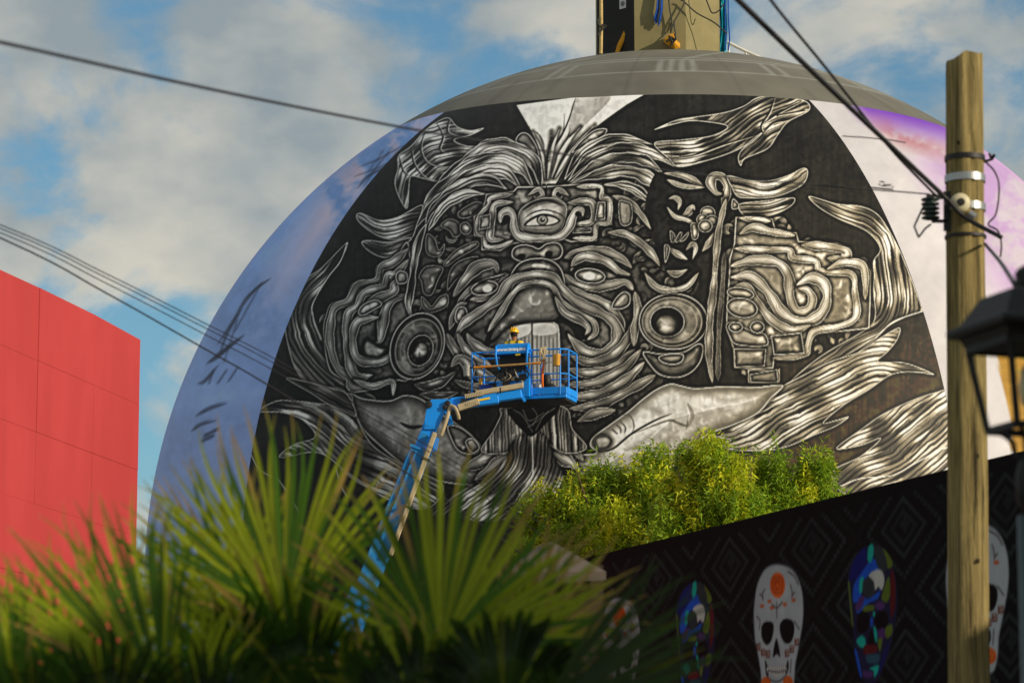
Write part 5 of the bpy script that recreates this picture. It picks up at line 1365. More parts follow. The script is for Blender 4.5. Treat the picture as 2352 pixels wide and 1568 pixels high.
lift = empty('boom_lift', (at(600, 1000, 79.4).x, 79.4, 0)); tag(lift, 'bright blue articulated boom lift with a work platform raised before the mural', 'boom lift')
LO = lift.location
F0 = rb_ - wx * BW                        # near left corner at platform floor
def bk(x, y, z): return F0 + wx * x + wy * y + Vector((0, 0, z)) - LO
MBK = Matrix(((wx.x, wy.x, 0, (F0 - LO).x), (wx.y, wy.y, 0, (F0 - LO).y), (0, 0, 1, (F0 - LO).z), (0, 0, 0, 1)))
plat = MB().box((0, 0, -.10), (BW, BD, 0), MBK, .012).build('platform', m_blue, lift)
MB().box((.03, .03, -.15), (BW - .03, BD - .03, -.102), MBK).build('under_frame', m_lblack, plat)
MB().box((1.12, -.012, .002), (BW + .005, .012, .17), MBK, .004).build('toe_board', m_blue, plat)
MB().box((BW - .012, .014, .002), (BW + .012, BD, .17), MBK, .004).build('toe_board', m_blue, plat)
MB().box((0, BD - .012, .002), (BW - .014, BD + .012, .15), MBK, .004).build('toe_board', m_blue, plat)
RHt = 1.10
def chamfer_loop(z, c=.16):
    return [(0, 0, z), (BW - c, 0, z), (BW, c, z), (BW, BD - c, z), (BW - c, BD, z), (c, BD, z), (0, BD - c, z)]
def tr(pts, r=.021, close=False):
    p = [bk(*q) for q in pts]
    if close: p.append(p[0])
    mb = MB()
    for a, b in zip(p[:-1], p[1:]): mb.tube([a, b], r, 8)
    return mb
tr([(.0, 0, RHt), (.60, 0, RHt)]).build('top_rail', m_blue, lift)
tr([(1.45, 0, RHt), (BW - .16, 0, RHt), (BW, .16, RHt), (BW, BD, RHt), (0, BD, RHt), (0, 0, RHt)]).build('top_rail', m_blue, lift)
tr([(.0, 0, .50), (.60, 0, .50)], .017).build('mid_rail', m_blue, lift)
tr([(1.45, 0, .50), (BW - .16, 0, .50), (BW, .16, .50), (BW, BD, .50), (0, BD, .50), (0, 0, .50)], .017).build('mid_rail', m_blue, lift)
for x_, y_ in ((0, 0), (.02, BD), (BW - .16, 0), (BW, .2), (BW, BD), (1.5, BD), (.8, BD), (1.52, 0)):
    tr([(x_, y_, -.02), (x_, y_, RHt)]).build('rail_post', m_blue, lift)
# console: hooded box with lettering, dark bay below
cx0, cx1 = .66, 1.46
con = MB()
con.add([bk(*p) for p in ((cx0, -.16, 1.02), (cx1, -.16, 1.02), (cx1, -.10, 1.25), (cx0, -.10, 1.25), (cx0, .02, 1.29), (cx1, .02, 1.29), (cx0, .14, 1.22), (cx1, .14, 1.22), (cx0, .14, 1.0), (cx1, .14, 1.0))],
        [(0, 1, 2, 3), (3, 2, 5, 4), (4, 5, 7, 6), (6, 7, 9, 8), (0, 3, 4, 6, 8), (1, 9, 7, 5, 2), (0, 8, 9, 1)])
con = con.build('console', m_blue, lift)
for x_ in (cx0, cx1):
    MB().tube([bk(x_, -.13, 1.22), bk(x_, -.18, 1.0), bk(x_ + (.03 if x_ == cx0 else -.03), -.14, .72), bk(x_ + (.08 if x_ == cx0 else -.02), -.05, .62)], .026, 8).build('console_arm', m_blue, con, smooth=True)
MB().box((cx0 + .04, .02, .62), (cx1 - .04, .10, 1.02), MBK, .01).build('console_bay', m_lblack, con)
MB().box((cx0 + .50, -.172, .96), (cx0 + .62, -.16, 1.0), MBK).build('key_tag', m_sticker, con)
fc = bpy.data.curves.new('lettering', 'FONT')
fc.body = 'www.tmaq.mx'; fc.size = .125; fc.align_x = 'CENTER'; fc.align_y = 'CENTER'; fc.extrude = .002; fc.offset = .005
fo = bpy.data.objects.new('lettering_src', fc); col.objects.link(fo)
me = bpy.data.meshes.new_from_object(fo.evaluated_get(bpy.context.evaluated_depsgraph_get()))
bpy.data.objects.remove(fo)
me.materials.clear(); me.materials.append(m_wtext)
lt = bpy.data.objects.new('lettering', me); col.objects.link(lt); lt.parent = con
ang = math.atan2(.06, .23)
lt.matrix_local = MBK @ Matrix.Translation(((cx0 + cx1) / 2 - .02, -.139, 1.125)) @ Matrix.Rotation(math.pi / 2 - ang, 4, 'X')
# machinery under the console
rr_ = random.Random(3)
mach = MB()
for i in range(16):
    x = rr_.uniform(cx0, cx1 + .05); z = rr_.uniform(.25, .62); s = rr_.uniform(.03, .08)
    mach.box((x - s, -.12 - s, z - s), (x + s, -.02 + s * .3, z + s), MBK)
mach.build('valve_block', m_lblack, lift)
for i in range(7):
    x = rr_.uniform(cx0, cx1); z = rr_.uniform(.35, .65)
    MB().tube([Vector(p) for p in spline([tuple(bk(x, -.14, z)), tuple(bk(x + rr_.uniform(-.2, .2), -.2, z - .15)), tuple(bk(x + rr_.uniform(-.2, .2), -.1, z - .32))])], .016, 6).build('hydraulic_hose', m_rub if i % 3 else m_beige, lift, smooth=True)
MB().box((cx0 + .12, -.17, .38), (cx0 + .32, -.10, .47), MBK, .02).build('work_light', m_beige, lift)
MB().box((1.02, -.16, .35), (1.18, -.09, .60), MBK, .01).build('valve_cover', m_beige, lift)
# big side bracket plate
brp = MB()
pl = [(1.12, -.05), (1.50, -.05), (1.50, .62), (1.42, .62), (1.12, .52)]
brp.add([bk(x, -.16, z) for x, z in pl] + [bk(x, -.03, z) for x, z in pl], [(0, 1, 2, 3, 4), (9, 8, 7, 6, 5)] + [(k, (k + 1) % 5, (k + 1) % 5 + 5, k + 5) for k in range(5)])
brp.build('bracket_plate', m_blue, lift)
MB().box((.66, -.12, -.02), (1.10, .02, .34), MBK, .02).build('rotator_housing', m_blue, lift)
# jib
def lo(x, y, Y=78.0): return at(x, y, Y) - LO
JY = 77.75
MB().beam(lo(1198, 905, JY), lo(1092, 920, JY), .24, .21, bev=.02).build('jib_inner', m_blue, lift)
MB().beam(lo(1145, 914, JY), lo(1035, 928, JY), .28, .27, bev=.02).build('jib', m_blue, lift)
MB().beam(lo(1194, 897, JY), lo(1206, 922, JY), .09, .07).build('jib_strut', m_blue, lift)
MB().beam(lo(1202, 885, JY - .1), lo(1092, 904, JY - .1), .16, .13, bev=.02).build('hose_carrier', m_beige, lift)
MB().beam(lo(1100, 921, JY - .2), lo(1052, 937, JY - .2), .14, .16, bev=.015).build('hose_carrier', m_beige, lift)
ch = MB()
for i in range(11):
    t = i / 10
    ch.beam(lo(1068 + 38 * t, 911 - 7 * t, JY - .2), lo(1071 + 38 * t, 910.5 - 7 * t, JY - .2), .17, .10)
for i in range(6):
    t = i / 5
    ch.beam(lo(1070 + 22 * t, 930 - 4 * t, JY - .2), lo(1073 + 22 * t, 929.5 - 4 * t, JY - .2), .16, .08)
ch.build('energy_chain', m_beige, lift)
MB().beam(lo(1066, 917, JY - .18), lo(1064, 930, JY - .18), .12, .14).build('chain_window', m_lblack, lift)
MB().add([lo(1083, 919, JY - .16), lo(1125, 911.5, JY - .16), lo(1126, 916, JY - .16), lo(1084, 924, JY - .16)], [(0, 1, 2, 3)]).build('warning_sticker', m_sticker, lift)
MB().tube([lo(1149, 890, JY - .17), lo(1150, 903, JY - .17)], .02, 6).build('carrier_tie', m_rub, lift)
# knuckle
kn = MB()
kp = [(982, 925), (992, 917), (1028, 916), (1040, 918), (1040, 936), (1026, 940), (1018, 955), (1005, 985), (975, 985), (976, 960)]
kn.add([lo(x, y, JY - .22) for x, y in kp] + [lo(x, y, JY + .22) for x, y in kp], [tuple(range(10)), tuple(range(19, 9, -1))] + [(k, (k + 1) % 10, (k + 1) % 10 + 10, k + 10) for k in range(10)])
kn = kn.build('knuckle', m_blue, lift)
for x_, y_, r_ in ((984, 929, .09), (1028, 926, .07), (1022, 935, .06)):
    c_ = lo(x_, y_, JY - .24); MB().lathe([(r_, 0), (r_, .05), (r_ * .5, .06)], 14, Matrix.Translation(c_) @ Matrix.Rotation(math.pi / 2, 4, 'X')).build('pivot_pin', m_lblack, kn)
MB().beam(lo(1027, 944, JY - .1), lo(1036, 975, JY - .1), .10, .12).build('link', m_blue, lift)
MB().tube([Vector(p) for p in spline([tuple(lo(1033, 931, JY - .25)), tuple(lo(1045, 936, JY - .35)), tuple(lo(1052, 952, JY - .3)), tuple(lo(1054, 962, JY - .25))])], .045, 8).build('hose_bundle', m_beige, lift, smooth=True)
MB().tube([Vector(p) for p in spline([tuple(lo(1034, 934, JY - .25)), tuple(lo(1028, 955, JY - .3)), tuple(lo(1018, 985, JY - .28)), tuple(lo(1012, 1000, JY - .25))])], .05, 8).build('hose_bundle', m_beige, lift, smooth=True)
# telescopic main boom
bt_ = Vector((996, 960)); bdir = Vector((-0.362, 0.932)).normalized()
def bm(d, off=0.0, Y=JY):
    q = bt_ + bdir * d + Vector((bdir.y, -bdir.x)) * off
    return lo(q.x, q.y, Y)
MB().beam(bm(0, 0), bm(300, 0), .34, .34, upv=(0, 1, 0), bev=.02).build('boom_inner', m_blue, lift)
MB().beam(bm(78, -1), bm(620, -6), .50, .46, upv=(0, 1, 0), bev=.025).build('boom_middle', m_bluew, lift)
MB().beam(bm(420, -6), bm(1120, -6), .62, .56, upv=(0, 1, 0), bev=.03).build('boom_outer', m_blue, lift)
MB().beam(bm(76, -1, JY - .01), bm(82, -1, JY - .01), .54, .50, upv=(0, 1, 0)).build('boom_collar', m_bluew, lift)
MB().beam(bm(30, 15, JY - .3), bm(330, 21, JY - .33), .115, .12, upv=(0, 1, 0), bev=.02).build('hose_carrier', m_beige, lift)
for d_ in (92, 210):
    MB().beam(bm(d_, 17, JY - .3), bm(d_ + 5, 17, JY - .3), .20, .16, upv=(0, 1, 0)).build('carrier_clamp', m_lblack, lift)
MB().beam(bm(40, 24, JY), bm(70, 30, JY), .10, .16, upv=(0, 1, 0)).build('gusset', m_blue, lift)
MB().tube([bm(86, -14, JY - .262), bm(300, -16, JY - .262)], .02, 6).build('boom_edge', m_lblack, lift)
MB().add([bm(40, -13, JY - .176), bm(66, -13, JY - .176), bm(66, 3, JY - .176), bm(40, 3, JY - .176)], [(0, 1, 2, 3)]).build('worn_patch', m_bluew, lift)
# turntable, chassis, wheels (below the frame)
fo_ = bm(1110, -6); 
MB().box((fo_.x - .9, -.75, .95), (fo_.x + 1.4, .75, 2.1), bev=.08).build('turntable', m_blue, lift)
MB().lathe([(.55, .75), (.55, .95)], 24, Matrix.Translation((fo_.x + .3, 0, 0))).build('slew_ring', m_lblack, lift)
MB().box((fo_.x - 1.5, -.8, .45), (fo_.x + 2.1, .8, .78), bev=.05).build('chassis', m_blue, lift)
for sx in (fo_.x - 1.0, fo_.x + 1.6):
    for sy in (-1.0, 1.0):
        whl = MB().lathe([(.30, -.17), (.42, -.16), (.46, -.10), (.46, .10), (.42, .16), (.30, .17)], 24, Matrix.Translation((sx, sy, .46)) @ Matrix.Rotation(math.pi / 2, 4, 'X')).build('wheel', m_rub, lift, smooth=True)
        MB().lathe([(.10, -.15), (.29, -.13), (.29, .13), (.10, .15)], 18, Matrix.Translation((sx, sy, .46)) @ Matrix.Rotation(math.pi / 2, 4, 'X')).build('rim', m_white, whl)

# ------------------------------------------------------------------ things on the platform
def wpt(x, y, z): return F0 + wx * x + wy * y + Vector((0, 0, z))
m_wood2 = mat('orange handle', srgb(225, 140, 30), 0.5, 0.15, 6)
m_tube = mat('tan pole tube', srgb(196, 150, 90), 0.5, 0.12, 8)
p0 = wpt(.12, -.23, .70); p1 = wpt(1.98, -.23, .74)
rp_ = empty('roller_pole', p0); tag(rp_, 'long orange and tan painting pole lying across the platform front', 'painting pole')
d_ = (p1 - p0)
MB().tube([Vector((0, 0, 0)), d_ * .24], .030, 10).build('grip', m_wood2, rp_)
MB().tube([d_ * .235, d_ * .82], .026, 10).build('tube', m_tube, rp_)
MB().tube([d_ * .81, d_ * .91], .030, 10).build('collar', m_wood2, rp_)
MB().tube([d_ * .905, d_ * 1.08], .012, 8).build('rod', m_steel, rp_)
MB().tube([d_ * -.05, Vector((0, 0, 0))], .016, 8).build('end_cap', m_rub, rp_)

def bucket(name, loc, r, h, m, label, cat, band=None):
    b = empty(name, loc); tag(b, label, cat)
    MB().lathe([(r * .82, 0), (r * .86, .01), (r, h), (r * 1.05, h), (r * 1.05, h - .03), (r * .97, h - .03), (r * .80, .02)], 18, cap=False).build('body', m, b, smooth=False)
    MB().lathe([(r * .82, .0), (r * .8, .004)], 18).build('base', m, b)
    MB().tube([Vector((r * 1.03 * math.cos(a), 0.02, h - .02 - .75 * r * math.sin(a))) for a in np.linspace(0, math.pi, 9)], .006, 5).build('bail', m_steel, b)
    if band: MB().lathe([(r * .985, h * .3), (r * 1.0, h * .32), (r * 1.02, h * .62), (r * 1.0, h * .64)], 18, cap=False).build('paint_splash', band, b)
    return b
m_cyl = mat('gold tin', srgb(205, 150, 60), 0.3, 0.15, 8, metal=.5)
m_wb = mat('white plastic pail', srgb(205, 205, 205), 0.45, 0.12, 8)
m_bb = mat('blue plastic pail', srgb(10, 70, 170), 0.4, 0.1, 8)
bucket('paint_pail', wpt(.27, .25, .0), .16, .32, m_bb, 'blue plastic paint pail standing on the platform floor', 'pail')
bucket('paint_pail', wpt(1.62, .22, .0), .12, .30, m_wb, 'white plastic paint pail beside the orange hose', 'pail', m_ink)
bucket('paint_tin', wpt(2.20, -.14, .66), .10, .28, m_cyl, 'golden paint tin hung on the platform corner rail', 'tin')
bucket('paint_tin', wpt(-.12, -.05, .52), .09, .26, mat('grey tin', srgb(150, 150, 145), .4, .15, 8, metal=.4), 'grey paint tin hooked outside the platform end rail', 'tin')
bucket('paint_tin', wpt(.17, .16, .33), .055, .24, m_cyl, 'small gold tin standing over the blue pail', 'tin')
kit = MB().lathe([(.02, -.10), (.09, -.09), (.12, 0), (.10, .10), (.03, .14)], 14, Matrix.Translation(wpt(1.93, .25, .16)) @ Matrix.Scale(1.15, 4, (1, 0, 0))).build('tool_bag', m_rub, smooth=True)
tag(kit, 'black tool bag lying on the platform floor', 'bag')
jk = MB().lathe([(.03, -.2), (.10, -.16), (.12, 0), (.08, .16), (.02, .2)], 12, Matrix.Translation(wpt(1.74, .55, .42)), ).build('sack', m_lblack, smooth=True)
tag(jk, 'dark sack hanging on the far platform rail', 'sack')
m_or = mat('orange hose', srgb(235, 110, 25), 0.6, 0.1, 10)
hs = MB().tube([Vector(p) for p in spline([tuple(wpt(1.84, -.04, 1.12)), tuple(wpt(1.86, -.06, .9)), tuple(wpt(1.82, -.05, .6)), tuple(wpt(1.80, -.03, .35)), tuple(wpt(1.78, .1, .15)), tuple(wpt(1.80, .2, .03))])], .03, 8).build('orange_hose', m_or, smooth=True)
tag(hs, 'orange hose hanging from the platform top rail', 'hose')
rg = empty('rag_bundle', wpt(1.82, -.03, 1.1)); tag(rg, 'pale rag knotted round the platform top rail', 'rag')
for i in range(5):
    a = i * 1.3
    MB().tube([Vector((.05 * math.sin(a), -.03, .05)), Vector((.09 * math.cos(a), -.06, -.05)), Vector((.08 * math.sin(a * 2), -.05, -.22 - .05 * i))], [.03, .035, .015], 7).build('fold', m_beige, rg, smooth=True)

# ------------------------------------------------------------------ painter
m_skin = mat('skin', srgb(150, 95, 68), 0.6, 0.08, 20)
m_shirt = mat('yellow shirt', srgb(225, 195, 40), 0.75, 0.1, 10)
m_helm = mat('yellow helmet', srgb(240, 185, 10), 0.3, 0.04, 4, spec=.5)
m_hair = mat('dark hair', srgb(28, 22, 20), 0.8, 0.2, 30)
m_trou = mat('dark trousers', srgb(40, 42, 50), 0.85, 0.2, 10)
pp = wpt(.92, .50, 0.0)
per = empty('person', pp, R_(170)); tag(per, 'person in yellow helmet and yellow shirt working behind the lift console', 'person')
def skin_mesh(name, V, E, Rd, m, parent, sub=2):
    me = bpy.data.meshes.new(name); me.from_pydata(V, E, []); me.update()
    o = bpy.data.objects.new(name, me); col.objects.link(o); o.parent = parent
    me.materials.append(m)
    md = o.modifiers.new('skin', 'SKIN')
    for i, r in enumerate(Rd): me.skin_vertices[0].data[i].radius = (r, r * .9) if not hasattr(r, '__len__') else r
    me.skin_vertices[0].data[0].use_root = True
    s = o.modifiers.new('sub', 'SUBSURF'); s.levels = sub; s.render_levels = sub
    md.use_smooth_shade = True
    return o
V = [(0, 0, .88), (0, 0, 1.05), (0, .01, 1.22), (0, .0, 1.36), (0, .0, 1.44), (0, -.01, 1.50), (0, -.015, 1.57), (0, -.02, 1.64),
     (.17, 0, 1.36), (.25, -.12, 1.14), (.16, -.33, 1.08), (-.17, 0, 1.36), (-.24, -.14, 1.16), (-.12, -.34, 1.14),
     (.09, 0, .82), (.10, -.02, .45), (.10, .02, .08), (.10, -.14, .04), (-.09, 0, .82), (-.10, -.02, .45), (-.10, .02, .08), (-.10, -.14, .04)]
E_ = [(0, 1), (1, 2), (2, 3), (3, 4), (4, 5), (5, 6), (6, 7), (3, 8), (8, 9), (9, 10), (3, 11), (11, 12), (12, 13), (0, 14), (14, 15), (15, 16), (16, 17), (0, 18), (18, 19), (19, 20), (20, 21)]
Rd = [(.15, .11), (.145, .105), (.16, .115), (.14, .10), (.062, .062), .056, (.075, .092), (.07, .085), (.075, .07), .052, .036, (.075, .07), .052, .036, .09, .06, .045, .035, .09, .06, .045, .035]
skin_mesh('body', V, E_, Rd, m_skin, per)
skin_mesh('shirt', [(0, 0, .90), (0, 0, 1.05), (0, .01, 1.22), (0, 0, 1.36), (0, 0, 1.42), (.17, 0, 1.365), (.235, -.08, 1.2), (-.17, 0, 1.365), (-.225, -.09, 1.21)], [(0, 1), (1, 2), (2, 3), (3, 4), (3, 5), (5, 6), (3, 7), (7, 8)], [(.17, .13), (.165, .125), (.18, .135), (.155, .115), (.085, .08), (.095, .09), (.07, .07), (.095, .09), (.07, .07)], m_shirt, per)
skin_mesh('trousers', [(0, 0, .93), (0, 0, .84), (.09, 0, .78), (.10, -.02, .45), (.10, .02, .12), (-.09, 0, .78), (-.10, -.02, .45), (-.10, .02, .12)], [(0, 1), (1, 2), (2, 3), (3, 4), (1, 5), (5, 6), (6, 7)], [(.165, .125), (.16, .12), .105, .078, .07, .105, .078, .07], m_trou, per)
HZ = 1.62
def ellip(name, c, r, m, parent, n=18, k=12, zlo=-1, zhi=1):
    prof = []
    for i in range(k + 1):
        t = zlo + (zhi - zlo) * i / k; prof.append((math.sqrt(max(0.0004, 1 - t * t)), t))
    M = Matrix.Translation(c) @ Matrix.Diagonal((r[0], r[1], r[2], 1))
    return MB().lathe(prof, n, M).build(name, m, parent, smooth=True)
hd = ellip('head', (0, -.02, HZ - .01), (.077, .096, .115), m_skin, per)
MB().add([(-.016, -.108, HZ - .03), (.016, -.108, HZ - .03), (0, -.138, HZ - .035), (0, -.110, HZ + .02)], [(0, 1, 2), (0, 2, 3), (1, 3, 2), (0, 3, 1)]).build('nose', m_skin, hd)
for s in (-1, 1):
    ellip('ear', (s * .080, -.01, HZ - .015), (.014, .024, .034), m_skin, hd, 8, 6)
    ellip('eye', (s * .032, -.107, HZ + .005), (.014, .008, .009), m_hair, hd, 8, 6)
MB().box((-.025, -.112, HZ - .075), (.025, -.100, HZ - .066)).build('mouth', m_hair, hd)
ellip('hair', (0, .012, HZ - .005), (.082, .090, .105), m_hair, hd, 16, 10, -.6, .9)
hl = ellip('helmet', (0, -.01, HZ + .035), (.118, .142, .125), m_helm, per, 22, 9, -.05, 1)
MB().lathe([(.112, 0), (.150, -.004), (.150, .008), (.112, .014)], 24, Matrix.Translation((0, -.02, HZ + .028)) @ Matrix.Diagonal((.86, 1.12, 1, 1)), cap=False).build('brim', m_helm, hl)
for a in (0, .5, -.5):
    MB().tube([(.118 * math.sin(a) * c, -.01 + .143 * math.sin(t), HZ + .037 + .126 * math.cos(t)) for t, c in [(q, 1 - .2 * abs(q)) for q in np.linspace(-1.2, 1.2, 9)]], .008, 5).build('ridge', m_helm, hl)
MB().tube([(.085, -.01, HZ + .02), (.07, -.05, HZ - .09), (0, -.08, HZ - .13), (-.07, -.05, HZ - .09), (-.085, -.01, HZ + .02)], .008, 5).build('chin_strap', m_hair, hl)
for s in (-1, 1):
    MB().tube([(s * .10, .115, 1.05), (s * .09, .125, 1.25), (s * .10, .085, 1.43), (s * .10, -.02, 1.47), (s * .09, -.13, 1.3), (s * .09, -.145, 1.05)], .018, 6).build('harness_strap', m_lblack, per)
    hnd = Vector((.155 * s if s > 0 else -.115, -.36, 1.075 if s > 0 else 1.135))
    palm = MB().box((-.035, -.05, -.014), (.035, .05, .014), Matrix.Translation(hnd), .01).build('palm', m_skin, per)
    for i in range(4):
        x_ = -.027 + i * .018; l_ = (.062, .072, .068, .052)[i]
        MB().tube([hnd + Vector((x_, -.045, 0)), hnd + Vector((x_, -.045 - l_ * .5, .004)), hnd + Vector((x_, -.045 - l_ * .85, -.018))], [.009, .0085, .0065], 7).build('finger', m_skin, palm, smooth=True)
    MB().tube([hnd + Vector((-s * .03, .02, 0)), hnd + Vector((-s * .06, -.015, -.004)), hnd + Vector((-s * .058, -.045, -.012))], [.011, .010, .007], 7).build('thumb', m_skin, palm, smooth=True)
# ------------------------------------------------------------------ feathery trees behind the skull wall
def card_mesh(name, V, F, cols, m, parent):
    me = bpy.data.meshes.new(name)
    nv, nf = len(V), len(F)
    me.vertices.add(nv); me.vertices.foreach_set('co', np.asarray(V, np.float32).reshape(-1))
    k = F.shape[1]
    me.loops.add(nf * k); me.loops.foreach_set('vertex_index', F.reshape(-1).astype(np.int32))
    me.polygons.add(nf); me.polygons.foreach_set('loop_start', (np.arange(nf) * k).astype(np.int32)); me.polygons.foreach_set('loop_total', np.full(nf, k, np.int32))
    me.update(calc_edges=True)
    ca = me.color_attributes.new('paint', 'FLOAT_COLOR', 'POINT')
    c4 = np.ones((nv, 4), np.float32); c4[:, :3] = cols; ca.data.foreach_set('color', c4.reshape(-1))
    me.materials.append(m); me.validate()
    o = bpy.data.objects.new(name, me); col.objects.link(o); o.parent = parent
    return o
m_leaf = mat('pepper tree leaf', (1, 1, 1), 0.55, 0.15, 3.0, spec=.3, attr='paint', trans=.35)
m_bark = mat('tree bark', srgb(95, 80, 62), 0.9, 0.3, 6, 0.4, 20, stretch=(3, 3, .6))
def feather_tree(name, base, clumps, n_front, label, seed):
    """clumps: (x, y_top, radius_px, depth offset) in picture pixels at the tree's depth"""
    r = np.random.default_rng(seed)
    TYd = base[1]
    root = empty(name, base); tag(root, label, 'tree', None)
    ppm = FPX / TYd
    Vs = []; Fs = []; Cs = []; nv = 0
    tk = MB()
    top_all = []
    for (cxp, cyp, rp, dy) in clumps:
        R = rp / ppm
        c = at(cxp, cyp + 26 + rp, TYd + dy)
        top_all.append(c)
        nfr = int(n_front * (rp / 60.0) ** 2)
        # points in an uneven ellipsoid, dense near the surface, grouped in drooping sprays
        ns = max(6, nfr // 22)
        d = r.normal(size=(ns, 3)); d /= np.linalg.norm(d, axis=1)[:, None]
        rad = R * (0.35 + 0.85 * r.random(ns) ** .7)
        sc = np.array(c) + d * rad[:, None] * np.array([1, .9, 1.15])
        which = r.integers(0, ns, nfr)
        pos = sc[which] + r.normal(size=(nfr, 3)) * np.array([.075, .075, .10])
        # each frond: curved midrib with narrow leaflets
        out = pos - np.array(c); out[:, 2] *= .3
        out /= np.maximum(np.linalg.norm(out, axis=1), 1e-6)[:, None]
        out += r.normal(size=out.shape) * .55
        L = r.uniform(.12, .32, nfr)
        segs = 4
        tone = r.random(nfr); sprt = r.random(ns)[which]
        yel = np.clip((sprt - .55) / .3, 0, 1) * .8 + .2 * tone
        base_c = np.array([0.20, 0.36, 0.02])[None] * (1 - yel[:, None]) + np.array([0.78, 0.78, 0.03])[None] * yel[:, None]
        base_c = base_c * (.65 + .7 * r.random(nfr))[:, None]
        for s in range(segs):
            t = (s + .5) / segs
            dirv = out * (1 - t) + np.array([0, 0, -1.0]) * (.15 + 1.1 * t)
            dirv /= np.linalg.norm(dirv, axis=1)[:, None]
            p = pos + dirv * (L * t)[:, None]
            for sd in (-1, 1):
                side = np.cross(dirv, r.normal(size=dirv.shape)); side /= np.maximum(np.linalg.norm(side, axis=1), 1e-6)[:, None]
                tipd = side * .75 * sd + dirv * .8
                ln = L * r.uniform(.28, .45, nfr)
                wv = np.cross(tipd, r.normal(size=tipd.shape)); wv /= np.maximum(np.linalg.norm(wv, axis=1), 1e-6)[:, None]
                w = .009 + .008 * r.random(nfr)
                a = p - wv * w[:, None]; b = p + wv * w[:, None]; q = p + tipd * ln[:, None]
                Vs.append(np.stack([a, b, q], 1).reshape(-1, 3))
                Fs.append(np.arange(nfr * 3).reshape(-1, 3) + nv); nv += nfr * 3
                Cs.append(np.repeat(base_c * r.uniform(.8, 1.2, nfr)[:, None], 3, 0))
    V = np.vstack(Vs) - np.array(base); F = np.vstack(Fs); Cc = np.vstack(Cs)
    card_mesh('crown', V, F, Cc, m_leaf, root)
    # trunk and limbs
    fork = Vector((0, 0, 2.0))
    MB().tube([(0, 0, 0), (.05, 0, 1.0), fork], [.22, .18, .15], 10).build('trunk', m_bark, root, smooth=True)
    for c in top_all:
        e = c - Vector(base)
        mid = fork.lerp(e, .5) + Vector((r.uniform(-.2, .2), r.uniform(-.2, .2), .15))
        MB().tube([Vector(p) for p in spline([tuple(fork), tuple(mid), tuple(e)])], list(np.linspace(.10, .025, 13)), 7).build('limb', m_bark, root, smooth=True)
        for k in range(3):
            e2 = e + Vector((r.uniform(-.5, .5), r.uniform(-.4, .4), r.uniform(-.3, .12)))
            MB().tube([mid.lerp(e, .6), e2], [.03, .01], 6).build('branch', m_bark, root)
t1 = at(1430, 1500, 52.0); t2 = at(1640, 1500, 50.0); t3 = at(1850, 1500, 50.5)
feather_tree('feathery_tree', (t1.x, 52.0, 0), [(1495, 1018, 52, 0), (1400, 1052, 48, .3), (1320, 1075, 55, .2), (1290, 1130, 70, .5), (1400, 1130, 80, -.3), (1490, 1110, 85, -.2), (1270, 1190, 70, 0), (1380, 1210, 75, -.5), (1250, 1090, 42, .6), (1470, 1200, 70, -.4), (1510, 1002, 20, 0), (1380, 1034, 22, 0), (1225, 1120, 30, .3)], 1050, 'bright yellow green feathery tree growing nearest the palm', 5)
feather_tree('feathery_tree', (t2.x, 50.0, 0), [(1605, 992, 40, 0), (1668, 1034, 36, -.2), (1572, 1085, 52, .2), (1650, 1090, 75, -.3), (1560, 1150, 70, -.2), (1700, 1110, 60, 0), (1618, 982, 22, 0), (1680, 1022, 22, 0)], 1050, 'feathery green tree with the tallest narrow crown behind the skull wall', 6)
feather_tree('feathery_tree', (t3.x, 50.5, 0), [(1785, 1025, 38, 0), (1872, 1028, 37, 0), (1735, 1075, 38, .2), (1775, 1105, 50, -.2), (1862, 1095, 46, 0), (1900, 1090, 34, .1), (1820, 1120, 60, -.2), (1780, 1012, 20, 0), (1876, 1014, 20, 0)], 1050, 'darker twin topped feathery tree at the end of the row', 7)

